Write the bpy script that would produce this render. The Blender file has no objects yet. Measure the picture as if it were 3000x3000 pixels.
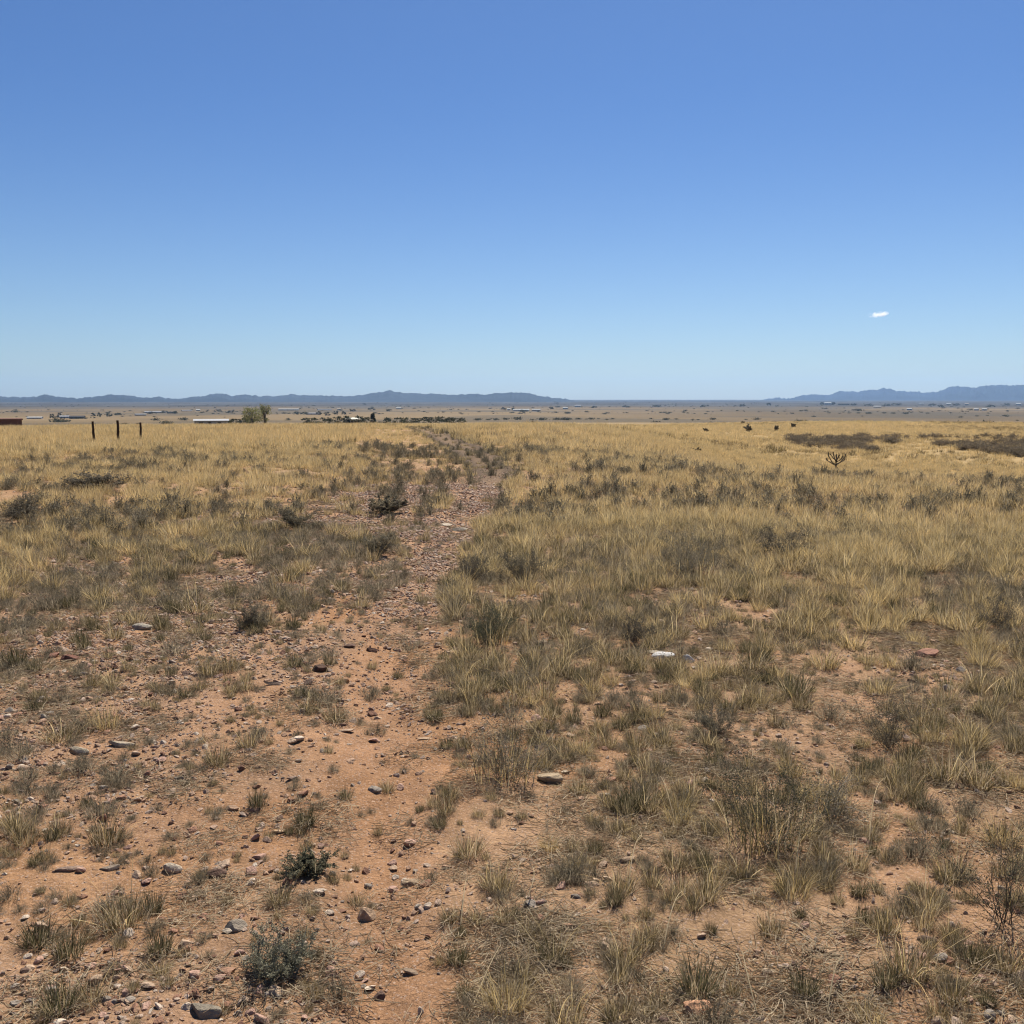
import bpy, math, random
import numpy as np
from math import radians as R, sin, cos, tan, pi, atan2, hypot

sc = bpy.context.scene
COL = sc.collection

# ------------------------------------------------------------------ camera, sky, sun, exposure
CAM_H, PITCH, FOV = 1.6, R(6.42), R(54.0)
cam = bpy.data.cameras.new('camera')
cam.sensor_fit = 'HORIZONTAL'
cam.angle = FOV
cam.clip_start, cam.clip_end = 0.05, 120000.0
camo = bpy.data.objects.new('camera', cam)
COL.objects.link(camo)
camo.location = (0, 0, CAM_H)
camo.rotation_euler = (pi / 2 - PITCH, 0, 0)
sc.camera = camo

SUN_EL, SUN_AZ = R(56), R(16)          # ahead of the camera, a little to the right
world = bpy.data.worlds.new('World')
sc.world = world
world.use_nodes = True
wn, wl = world.node_tree.nodes, world.node_tree.links
wn.clear()
wo = wn.new('ShaderNodeOutputWorld')
bg = wn.new('ShaderNodeBackground')
sky = wn.new('ShaderNodeTexSky')
sky.sky_type = 'NISHITA'
sky.sun_disc = False
sky.sun_elevation = SUN_EL
sky.sun_rotation = SUN_AZ
sky.altitude = 1400
sky.air_density = 1.0
sky.dust_density = 1.3
sky.ozone_density = 3.0
tint = wn.new('ShaderNodeVectorMath')
tint.operation = 'MULTIPLY'
tint.inputs[1].default_value = (0.455, 0.63, 0.86)     # deeper blue of the dry desert air
wtc = wn.new('ShaderNodeTexCoord')
wsx = wn.new('ShaderNodeSeparateXYZ')
wl.new(wtc.outputs['Generated'], wsx.inputs[0])
wmr = wn.new('ShaderNodeMapRange')
wmr.interpolation_type = 'SMOOTHSTEP'
wmr.inputs['From Min'].default_value, wmr.inputs['From Max'].default_value = 0.0, 0.30
wl.new(wsx.outputs['Z'], wmr.inputs['Value'])
wmx = wn.new('ShaderNodeMix')
wmx.data_type = 'RGBA'
wmx.inputs['A'].default_value = (0.66, 0.76, 0.87, 1)   # paler, dustier air low down
wmx.inputs['B'].default_value = (0.42, 0.61, 0.86, 1)   # deeper blue overhead
wl.new(wmr.outputs[0], wmx.inputs['Factor'])
wl.new(wmx.outputs['Result'], tint.inputs[1])
wl.new(sky.outputs[0], tint.inputs[0])
wl.new(tint.outputs[0], bg.inputs['Color'])
bg.inputs['Strength'].default_value = 0.071
wl.new(bg.outputs[0], wo.inputs['Surface'])

sl = bpy.data.lights.new('sun', 'SUN')
sl.energy = 5.0
sl.angle = R(0.53)
sl.color = (1.0, 0.94, 0.84)
so = bpy.data.objects.new('sun', sl)
COL.objects.link(so)
so.rotation_euler = (pi / 2 - SUN_EL, 0, -SUN_AZ + pi)   # shines from the sun towards the camera
so.location = (0, 0, 50)

sc.view_settings.view_transform = 'Standard'
sc.view_settings.look = 'None'
sc.view_settings.exposure = 0.64
sc.view_settings.gamma = 1.0
sc.view_settings.use_curve_mapping = False
sc.render.engine = 'CYCLES'
cy = sc.cycles
cy.use_denoising = True
cy.max_bounces = 6
cy.diffuse_bounces = 3
cy.glossy_bounces = 2
cy.transmission_bounces = 3
cy.volume_bounces = 2
cy.filter_width = 1.15
cy.transparent_max_bounces = 16
cy.use_adaptive_sampling = True
cy.adaptive_threshold = 0.01

# ------------------------------------------------------------------ helpers
F = 512.0 / tan(FOV / 2)
K = 1024.0 / 1932.0                    # the photograph was measured on a 1932 px wide view

def sstep(a, b, x):
    t = np.clip((x - a) / (b - a), 0, 1)
    return t * t * (3 - 2 * t)

def _hash(ix, iy, s):
    with np.errstate(over='ignore'):
        h = (ix.astype(np.uint32) * np.uint32(374761393) + iy.astype(np.uint32) * np.uint32(668265263)
             + np.uint32((s * 1442695041) & 0xffffffff))
        h = (h ^ (h >> np.uint32(13))) * np.uint32(1274126177)
        h = h ^ (h >> np.uint32(16))
    return h.astype(np.float64) / 4294967295.0

def vnoise(x, y, s=0):
    x, y = np.asarray(x, float), np.asarray(y, float)
    fx, fy = np.floor(x), np.floor(y)
    ix, iy = fx.astype(np.int64), fy.astype(np.int64)
    u, v = x - fx, y - fy
    u, v = u * u * (3 - 2 * u), v * v * (3 - 2 * v)
    a, b = _hash(ix, iy, s), _hash(ix + 1, iy, s)
    c, d = _hash(ix, iy + 1, s), _hash(ix + 1, iy + 1, s)
    return (a * (1 - u) + b * u) * (1 - v) + (c * (1 - u) + d * u) * v

def fbm(x, y, s=0, o=4):
    r, a, t = 0.0, 0.5, 0.0
    for k in range(o):
        r = r + a * vnoise(x, y, s + k * 17)
        t += a
        a *= 0.5
        x, y = x * 2.03 + 3.1, y * 2.03 + 1.7
    return r / t

def project(x, y, z):
    """world -> photo pixels (1932 wide) and depth"""
    dz = z - CAM_H
    dep = y * cos(PITCH) - dz * sin(PITCH)
    up = y * sin(PITCH) + dz * cos(PITCH)
    dep = np.maximum(dep, 1e-3)
    return 966 + x / dep * F / K, 966 - up / dep * F / K, dep

# profiles of the ground away from the camera, left/centre and right
PLd = [0, 45, 58, 80, 150, 300, 800, 1500, 3000, 6000, 12000, 30000]
PLz = [0, 0, -.08, -.6, -2.5, -6.4, -17, -24, -27, -23, -14, -8]
PRd = [0, 19, 25, 34, 50, 75, 110, 150, 250, 330, 800, 1500, 3000, 6000, 12000, 30000]
PRz = [0, 0, -.25, -1.2, -3.0, -4.3, -4.0, -3.5, -4.1, -6.6, -17, -24, -27, -23, -14, -8]

TRACK_PX = [(745, 2300, 118), (745, 1932, 112), (748, 1700, 98), (735, 1500, 96), (718, 1350, 92), (738, 1250, 80), (790, 1130, 60),
            (835, 1040, 50), (880, 980, 44), (922, 925, 40), (934, 888, 48), (909, 862, 52), (876, 843, 46),
            (833, 823, 34), (796, 805, 24)]

def flat_at(px, py, z=0.0):
    u, v = (px - 966) * K / F, (py - 966) * K / F
    d = (u, cos(PITCH) - v * sin(PITCH), -sin(PITCH) - v * cos(PITCH))
    t = (z - CAM_H) / d[2]
    return d[0] * t, d[1] * t

TRK = np.array([flat_at(a, b) + (0.0,) for a, b, c in TRACK_PX])
TRW = np.array([c * K / F * TRK[i, 1] for i, (a, b, c) in enumerate(TRACK_PX)])

def track_dist(x, y):
    """signed cross distance to the wheel track divided by its half width, and the half width"""
    ty = TRK[:, 1]
    cx = np.interp(y, ty, TRK[:, 0])
    w = np.interp(y, ty, TRW)
    sl_ = np.interp(y, ty, np.gradient(TRK[:, 0], ty))
    wob = (fbm(x * 2.3, y * 2.3, 301, 3) - .5) * .9 + (fbm(x * .8, y * .8, 305, 2) - .5) * .7
    return (x - cx) / np.sqrt(1 + np.clip(sl_, -1.5, 1.5) ** 2) + wob * w * np.clip((20 - y) / 14, 0, 1), w

def Hgt(x, y):
    x, y = np.asarray(x, float), np.asarray(y, float)
    d = np.hypot(x, y)
    az = np.degrees(np.arctan2(x, np.maximum(y, 1e-3)))
    w = sstep(2.0, 19.0, az)
    z = np.interp(d, PLd, PLz) * (1 - w) + np.interp(d, PRd, PRz) * w
    near = 1 - sstep(60, 140, d)
    z = z + near * ((fbm(x * .35, y * .35, 5, 3) - .5) * .14 + (fbm(x * 1.7, y * 1.7, 9, 3) - .5) * .045)
    z = z + (1 - sstep(8, 20, d)) * ((fbm(x * 9, y * 9, 21, 3) - .5) * .030)
    z = z + sstep(70, 300, d) * (fbm(x * .011, y * .011, 3, 4) - .5) * 2.0 * sstep(0, 400, d)
    td, tw = track_dist(x, y)
    z = z - .035 * np.exp(-(td / (tw * .9)) ** 2) * (1 - sstep(45, 60, d))
    return z

def at(px, py):
    """photo pixel -> point on the ground"""
    u, v = (px - 966) * K / F, (py - 966) * K / F
    d = np.array((u, cos(PITCH) - v * sin(PITCH), -sin(PITCH) - v * cos(PITCH)))
    t = np.geomspace(1.2, 28000, 2600)
    p = d[None, :] * t[:, None] + np.array((0, 0, CAM_H))
    below = p[:, 2] <= Hgt(p[:, 0], p[:, 1])
    if not below.any():
        return None
    k = int(np.argmax(below))
    lo, hi = t[max(k - 1, 0)], t[k]
    for _ in range(20):
        m = .5 * (lo + hi)
        q = d * m
        if CAM_H + q[2] <= float(Hgt(q[0], q[1])):
            hi = m
        else:
            lo = m
    q = d * hi
    return float(q[0]), float(q[1]), float(Hgt(q[0], q[1]))

def far_at(px, dist):
    a = math.atan((px - 966) * K / F * cos(PITCH))
    x, y = dist * sin(a), dist * cos(a)
    return x, y, float(Hgt(x, y))

# mesh builders -----------------------------------------------------
def make_mesh(name, v, faces_flat, loop_tot, mat, col=None, smooth=False):
    me = bpy.data.meshes.new(name)
    v = np.asarray(v, np.float32)
    lt = np.asarray(loop_tot, np.int32)
    fl = np.asarray(faces_flat, np.int32)
    me.vertices.add(len(v))
    me.vertices.foreach_set('co', v.ravel())
    me.loops.add(len(fl))
    me.loops.foreach_set('vertex_index', fl)
    me.polygons.add(len(lt))
    st = np.concatenate(([0], np.cumsum(lt)[:-1])).astype(np.int32)
    me.polygons.foreach_set('loop_start', st)
    me.polygons.foreach_set('loop_total', lt)
    if col is not None:
        a = me.color_attributes.new('Col', 'FLOAT_COLOR', 'POINT')
        c = np.ones((len(v), 4), np.float32)
        c[:, :3] = col
        a.data.foreach_set('color', c.ravel())
    me.polygons.foreach_set('use_smooth', np.full(len(lt), smooth))
    me.update(calc_edges=True)
    if mat:
        me.materials.append(mat)
    return me

class Geo:
    """collects numpy pieces into one mesh"""
    def __init__(s):
        s.v, s.f, s.t, s.c, s.n = [], [], [], [], 0
    def add(s, v, f, t, c):
        v = np.asarray(v, float).reshape(-1, 3)
        s.v.append(v)
        s.f.append(np.asarray(f).ravel() + s.n)
        s.t.append(np.asarray(t).ravel())
        c = np.asarray(c, float)
        s.c.append(np.broadcast_to(c, (len(v), 3)))
        s.n += len(v)
    def merge(s, o):
        if o.n:
            s.add(np.concatenate(o.v), np.concatenate(o.f), np.concatenate(o.t), np.concatenate(o.c))
    def mesh(s, name, mat, smooth=False):
        return make_mesh(name, np.concatenate(s.v), np.concatenate(s.f), np.concatenate(s.t), mat, np.concatenate(s.c), smooth)

def link(name, me, parent=None, loc=(0, 0, 0), rot=(0, 0, 0), scale=(1, 1, 1)):
    o = bpy.data.objects.new(name, me)
    COL.objects.link(o)
    o.location, o.rotation_euler, o.scale = loc, rot, scale
    if parent is not None:
        o.parent = parent
    return o

def tag(o, label=None, cat=None, group=None, kind=None):
    if label: o['label'] = label
    if cat: o['category'] = cat
    if group: o['group'] = group
    if kind: o['kind'] = kind
    return o

# materials ----------------------------------------------------------
def mat_new(name):
    m = bpy.data.materials.new(name)
    m.use_nodes = True
    n, l = m.node_tree.nodes, m.node_tree.links
    n.clear()
    return m, n, l

def leafy(name, trans=.35, rnd=.25):
    """blades, twigs and leaves: colour of the blade from the mesh, thin and partly translucent"""
    m, n, l = mat_new(name)
    out = n.new('ShaderNodeOutputMaterial')
    at_ = n.new('ShaderNodeAttribute'); at_.attribute_name = 'Col'
    oi = n.new('ShaderNodeObjectInfo')
    mr = n.new('ShaderNodeMapRange')
    mr.inputs['To Min'].default_value = 1 - rnd
    mr.inputs['To Max'].default_value = 1 + rnd
    l.new(oi.outputs['Random'], mr.inputs['Value'])
    mx = n.new('ShaderNodeVectorMath'); mx.operation = 'SCALE'
    l.new(at_.outputs['Color'], mx.inputs[0])
    l.new(mr.outputs[0], mx.inputs['Scale'])
    df = n.new('ShaderNodeBsdfDiffuse')
    tr = n.new('ShaderNodeBsdfTranslucent')
    l.new(mx.outputs[0], df.inputs['Color'])
    l.new(mx.outputs[0], tr.inputs['Color'])
    ms = n.new('ShaderNodeMixShader'); ms.inputs[0].default_value = trans
    l.new(df.outputs[0], ms.inputs[1]); l.new(tr.outputs[0], ms.inputs[2])
    l.new(ms.outputs[0], out.inputs['Surface'])
    return m

def plain(name, col, rough=.8, var=.25, scale=8.0, spec=.2, use_attr=False):
    m, n, l = mat_new(name)
    out = n.new('ShaderNodeOutputMaterial')
    p = n.new('ShaderNodeBsdfPrincipled')
    p.inputs['Roughness'].default_value = rough
    p.inputs['Specular IOR Level'].default_value = spec
    tc = n.new('ShaderNodeTexCoord')
    nz = n.new('ShaderNodeTexNoise'); nz.inputs['Scale'].default_value = scale; nz.inputs['Detail'].default_value = 6
    l.new(tc.outputs['Object'], nz.inputs['Vector'])
    mr = n.new('ShaderNodeMapRange')
    mr.inputs['From Min'].default_value = .3; mr.inputs['From Max'].default_value = .7
    mr.inputs['To Min'].default_value = 1 - var; mr.inputs['To Max'].default_value = 1 + var
    l.new(nz.outputs[0], mr.inputs['Value'])
    mx = n.new('ShaderNodeVectorMath'); mx.operation = 'SCALE'
    if use_attr:
        a = n.new('ShaderNodeAttribute'); a.attribute_name = 'Col'
        l.new(a.outputs['Color'], mx.inputs[0])
    else:
        mx.inputs[0].default_value = col
    l.new(mr.outputs[0], mx.inputs['Scale'])
    l.new(mx.outputs[0], p.inputs['Base Color'])
    bp = n.new('ShaderNodeBump'); bp.inputs['Strength'].default_value = .4; bp.inputs['Distance'].default_value = .02
    l.new(nz.outputs[0], bp.inputs['Height'])
    l.new(bp.outputs[0], p.inputs['Normal'])
    l.new(p.outputs[0], out.inputs['Surface'])
    return m

M_grass = leafy('dry_grass', .45, .2)
M_twig = leafy('twig_bark', .0, .2)
M_leaf = leafy('small_leaves', .25, .15)

def ground_material():
    m, n, l = mat_new('soil_ground')
    out = n.new('ShaderNodeOutputMaterial')
    p = n.new('ShaderNodeBsdfPrincipled')
    p.inputs['Roughness'].default_value = .95
    p.inputs['Specular IOR Level'].default_value = .1
    ge = n.new('ShaderNodeNewGeometry')
    at_ = n.new('ShaderNodeAttribute'); at_.attribute_name = 'Col'
    n1 = n.new('ShaderNodeTexNoise'); n1.inputs['Scale'].default_value = 9; n1.inputs['Detail'].default_value = 8; n1.inputs['Roughness'].default_value = .7
    n2 = n.new('ShaderNodeTexNoise'); n2.inputs['Scale'].default_value = 70; n2.inputs['Detail'].default_value = 5; n2.inputs['Roughness'].default_value = .75
    n3 = n.new('ShaderNodeTexNoise'); n3.inputs['Scale'].default_value = 1.1; n3.inputs['Detail'].default_value = 6
    vo = n.new('ShaderNodeTexVoronoi'); vo.inputs['Scale'].default_value = 95
    for t in (n1, n2, n3, vo):
        l.new(ge.outputs['Position'], t.inputs['Vector'])
    def ramp(src, a, b, lo, hi):
        r = n.new('ShaderNodeMapRange')
        r.inputs['From Min'].default_value, r.inputs['From Max'].default_value = a, b
        r.inputs['To Min'].default_value, r.inputs['To Max'].default_value = lo, hi
        l.new(src, r.inputs['Value'])
        return r.outputs[0]
    def mul(a, b):
        k = n.new('ShaderNodeMath'); k.operation = 'MULTIPLY'
        l.new(a, k.inputs[0]); l.new(b, k.inputs[1])
        return k.outputs[0]
    f = mul(mul(ramp(n1.outputs[0], .3, .7, .76, 1.22), ramp(n2.outputs[0], .3, .7, .68, 1.30)), ramp(n3.outputs[0], .3, .7, .88, 1.12))
    mx = n.new('ShaderNodeVectorMath'); mx.operation = 'SCALE'
    l.new(at_.outputs['Color'], mx.inputs[0]); l.new(f, mx.inputs['Scale'])
    # scattered grit of another colour
    gr = n.new('ShaderNodeValToRGB')
    gr.color_ramp.elements[0].position = .0; gr.color_ramp.elements[0].color = (.20, .10, .06, 1)
    gr.color_ramp.elements[1].position = 1.; gr.color_ramp.elements[1].color = (.52, .38, .29, 1)
    l.new(vo.outputs['Color'], gr.inputs['Fac'])
    pk = n.new('ShaderNodeSeparateColor'); l.new(vo.outputs['Color'], pk.inputs[0])
    msk = mul(ramp(pk.outputs['Green'], .55, .57, 0, 1), ramp(vo.outputs['Distance'], .25, .45, .8, 0))
    ln = n.new('ShaderNodeVectorMath'); ln.operation = 'LENGTH'; l.new(ge.outputs['Position'], ln.inputs[0])
    msk = mul(msk, ramp(ln.outputs['Value'], 8, 25, 1, 0))
    mm = n.new('ShaderNodeMix'); mm.data_type = 'RGBA'
    l.new(msk, mm.inputs['Factor']); l.new(mx.outputs[0], mm.inputs['A']); l.new(gr.outputs[0], mm.inputs['B'])
    l.new(mm.outputs['Result'], p.inputs['Base Color'])
    ad = n.new('ShaderNodeMath'); ad.operation = 'ADD'
    l.new(ramp(n2.outputs[0], 0, 1, 0, 1), ad.inputs[0]); l.new(ramp(n1.outputs[0], 0, 1, 0, 2.2), ad.inputs[1])
    b = n.new('ShaderNodeBump'); b.inputs['Strength'].default_value = .9; b.inputs['Distance'].default_value = .016
    l.new(ad.outputs[0], b.inputs['Height'])
    l.new(b.outputs[0], p.inputs['Normal'])
    l.new(p.outputs[0], out.inputs['Surface'])
    return m

def stone_material():
    m, n, l = mat_new('stone')
    out = n.new('ShaderNodeOutputMaterial')
    p = n.new('ShaderNodeBsdfPrincipled')
    p.inputs['Roughness'].default_value = .85
    p.inputs['Specular IOR Level'].default_value = .2
    oi = n.new('ShaderNodeObjectInfo')
    cr = n.new('ShaderNodeValToRGB')
    e = cr.color_ramp
    e.interpolation = 'LINEAR'
    stops = [(0, (.17, .085, .055)), (.2, (.32, .19, .12)), (.45, (.42, .27, .175)), (.65, (.36, .26, .20)), (.82, (.46, .34, .25)), (.93, (.26, .20, .155)), (1, (.60, .50, .39))]
    e.elements[0].position, e.elements[0].color = stops[0][0], stops[0][1] + (1,)
    e.elements[1].position, e.elements[1].color = stops[-1][0], stops[-1][1] + (1,)
    for q, c in stops[1:-1]:
        k = e.elements.new(q); k.color = c + (1,)
    l.new(oi.outputs['Random'], cr.inputs['Fac'])
    tc = n.new('ShaderNodeTexCoord')
    nz = n.new('ShaderNodeTexNoise'); nz.inputs['Scale'].default_value = 3.5; nz.inputs['Detail'].default_value = 7; nz.inputs['Roughness'].default_value = .65
    l.new(tc.outputs['Object'], nz.inputs['Vector'])
    mr = n.new('ShaderNodeMapRange')
    mr.inputs['From Min'].default_value = .3; mr.inputs['From Max'].default_value = .7
    mr.inputs['To Min'].default_value = .55; mr.inputs['To Max'].default_value = 1.3
    l.new(nz.outputs[0], mr.inputs['Value'])
    at_ = n.new('ShaderNodeAttribute'); at_.attribute_type = 'OBJECT'; at_.attribute_name = 'tint'
    sel = n.new('ShaderNodeMix'); sel.data_type = 'RGBA'
    l.new(at_.outputs['Alpha'], sel.inputs['Factor'])
    l.new(cr.outputs[0], sel.inputs['A']); l.new(at_.outputs['Color'], sel.inputs['B'])
    mx = n.new('ShaderNodeVectorMath'); mx.operation = 'SCALE'
    l.new(sel.outputs['Result'], mx.inputs[0]); l.new(mr.outputs[0], mx.inputs['Scale'])
    l.new(mx.outputs[0], p.inputs['Base Color'])
    b = n.new('ShaderNodeBump'); b.inputs['Strength'].default_value = .5; b.inputs['Distance'].default_value = .05
    l.new(nz.outputs[0], b.inputs['Height']); l.new(b.outputs[0], p.inputs['Normal'])
    l.new(p.outputs[0], out.inputs['Surface'])
    return m

M_ground = ground_material()
M_stone = stone_material()
M_hill = plain('hill_scrub', (.07, .07, .055), .95, .35, .004, .05)
M_wood = plain('weathered_post_wood', (.055, .035, .024), .9, .35, 14, .1)

# ------------------------------------------------------------------ what grows where (read off the photograph, row by row)
TAB = []
def row(py, *cells):
    for c in cells:
        TAB.append((c[0], py) + tuple(c[1]))
#            px   yellow olive grey litter stones
row(1900, (50, (0, .25, .15, .1, .6)), (300, (0, .10, .15, .1, .8)), (550, (0, .1, .3, .1, .6)), (750, (0, .01, .01, .02, .15)), (1000, (0, .5, .2, .6, .15)),
    (1250, (.05, .5, .3, .7, .15)), (1500, (.05, .3, .35, .6, .35)), (1750, (.05, .3, .35, .5, .3)), (1900, (.05, .2, .35, .4, .3)))
row(1650, (50, (0, .15, .15, .1, .6)), (300, (0, .08, .15, .1, .8)), (550, (0, .04, .1, .1, .6)), (740, (0, .02, .03, .03, .2)), (900, (0, .4, .15, .4, .2)),
    (1150, (.05, .4, .2, .5, .2)), (1400, (.1, .5, .3, .6, .1)), (1600, (.1, .3, .5, .6, .1)), (1750, (.05, .2, .4, .5, .2)), (1900, (.1, .5, .5, .5, .1)))
row(1450, (50, (0, .1, .2, .1, .8)), (250, (0, .12, .2, .1, .8)), (450, (0, .08, .15, .1, .6)), (700, (0, .02, .04, .03, .2)), (850, (0, .2, .1, .1, .2)),
    (950, (0, .5, .6, .3, .1)), (1200, (.05, .4, .2, .3, .2)), (1500, (.05, .3, .2, .3, .15)), (1700, (.1, .4, .5, .5, .1)), (1900, (.1, .5, .4, .5, .1)))
row(1300, (50, (0, .1, .2, .1, .8)), (300, (0, .14, .2, .1, .9)), (550, (0, .1, .15, .1, .7)), (720, (0, .02, .03, .02, .25)), (850, (0, .4, .2, .2, .2)),
    (1050, (.1, .5, .2, .4, .2)), (1300, (.1, .5, .3, .3, .2)), (1550, (.08, .42, .45, .5, .1)), (1750, (.1, .4, .3, .5, .4)), (1900, (.2, .5, .4, .5, .1)))
row(1180, (50, (0, .2, .2, .1, .7)), (300, (0, .18, .25, .1, .8)), (550, (.0, .15, .25, .1, .7)), (680, (0, .08, .15, .1, .9)), (750, (0, .05, .10, .05, .9)), (900, (.05, .5, .3, .3, .15)),
    (1050, (.05, .3, .3, .3, .4)), (1250, (.1, .4, .4, .4, .3)), (1500, (.22, .45, .5, .5, .1)), (1900, (.25, .45, .5, .5, .1)))
row(1080, (50, (.15, .3, .4, .2, .4)), (250, (.05, .2, .3, .1, .4)), (450, (0, .08, .12, .1, .5)), (560, (.05, .2, .3, .1, .5)), (650, (0, .10, .2, .1, .7)), (720, (0, .08, .2, .1, .8)), (800, (0, .05, .1, .1, .9)),
    (950, (.2, .6, .5, .3, .1)), (1080, (.1, .2, .3, .2, .4)), (1300, (.35, .5, .6, .4, .1)), (1600, (.65, .4, .3, .4, .05)), (1900, (.65, .4, .4, .4, 0)))
row(1000, (50, (.45, .4, .4, .2, .2)), (300, (.45, .4, .4, .2, .2)), (430, (.2, .3, .45, .2, .3)), (520, (.1, .22, .4, .2, .4)), (620, (.02, .14, .3, .1, .6)), (700, (.01, .10, .25, .1, .7)), (780, (0, .06, .15, .1, .9)), (850, (0, .05, .1, .1, .9)),
    (950, (.35, .5, .3, .2, .1)), (1200, (.65, .5, .4, .3, 0)), (1500, (.65, .4, .5, .3, 0)), (1900, (.7, .4, .3, .3, 0)))
row(930, (50, (.6, .3, .5, 0, 0)), (300, (.7, .3, .35, 0, 0)), (550, (.7, .3, .3, 0, 0)), (640, (.2, .2, .35, .1, .3)), (720, (.04, .12, .22, .1, .6)), (800, (.01, .07, .16, .1, .8)), (900, (0, .04, .1, .1, .8)), (1000, (.6, .3, .3, 0, 0)), (1300, (.7, .3, .35, 0, 0)), (1900, (.7, .3, .3, 0, 0)))
row(870, (50, (.9, .2, .2, 0, 0)), (300, (.9, .2, .25, 0, 0)), (690, (.8, .2, .3, 0, 0)), (790, (.35, .2, .3, 0, .1)), (870, (.15, .25, .25, 0, .1)),
    (945, (.02, .1, .3, .1, .4)), (1000, (.75, .3, .3, 0, 0)), (1300, (.9, .2, .25, 0, 0)), (1900, (.9, .2, .2, 0, 0)))
row(815, (50, (1, .1, .12, 0, 0)), (760, (1, .1, .1, 0, 0)), (850, (.8, .2, .2, 0, 0)), (900, (.9, .1, .2, 0, 0)), (1400, (1, .1, .15, 0, 0)), (1900, (1, .1, .15, 0, 0)))
TAB = np.array(TAB)

def field(x, y):
    """yellow, olive, grey, litter, stones at ground points"""
    px, py, dep = project(x, y, np.zeros_like(x))
    px = np.clip(px, -200, 2130)
    py = np.clip(py, 805, 2100)
    q = np.log(py - 760)
    tq = np.log(TAB[:, 1] - 760)
    num, den = np.zeros((len(x), 5)), np.zeros(len(x))
    for k in range(len(TAB)):
        w = 1.0 / (((px - TAB[k, 0]) / 130.0) ** 2 + ((q - tq[k]) / .16) ** 2 + .05)
        w = w * w
        num += w[:, None] * TAB[k, 2:]
        den += w
    v = num / den[:, None]
    td, tw = track_dist(x, y)
    keep = sstep(.75, 1.15, np.abs(td) / tw)
    d = np.hypot(x, y)
    keep = np.where(d > 16, sstep(.6, 1.1, np.abs(td) / np.maximum(tw, .35)), .12 + .88 * keep)
    v[:, 0] *= np.where(d > 20, .01 + .99 * keep, keep)
    k2 = np.where(d > 16, .55 + .45 * keep, keep)
    v[:, 1] *= k2
    v[:, 2] *= k2
    v[:, 3] = np.maximum(v[:, 3], .75 * sstep(14, 26, d))
    v[:, 3] = np.minimum(v[:, 3] + .12 * v[:, 4] * keep, 1)
    return v

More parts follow.
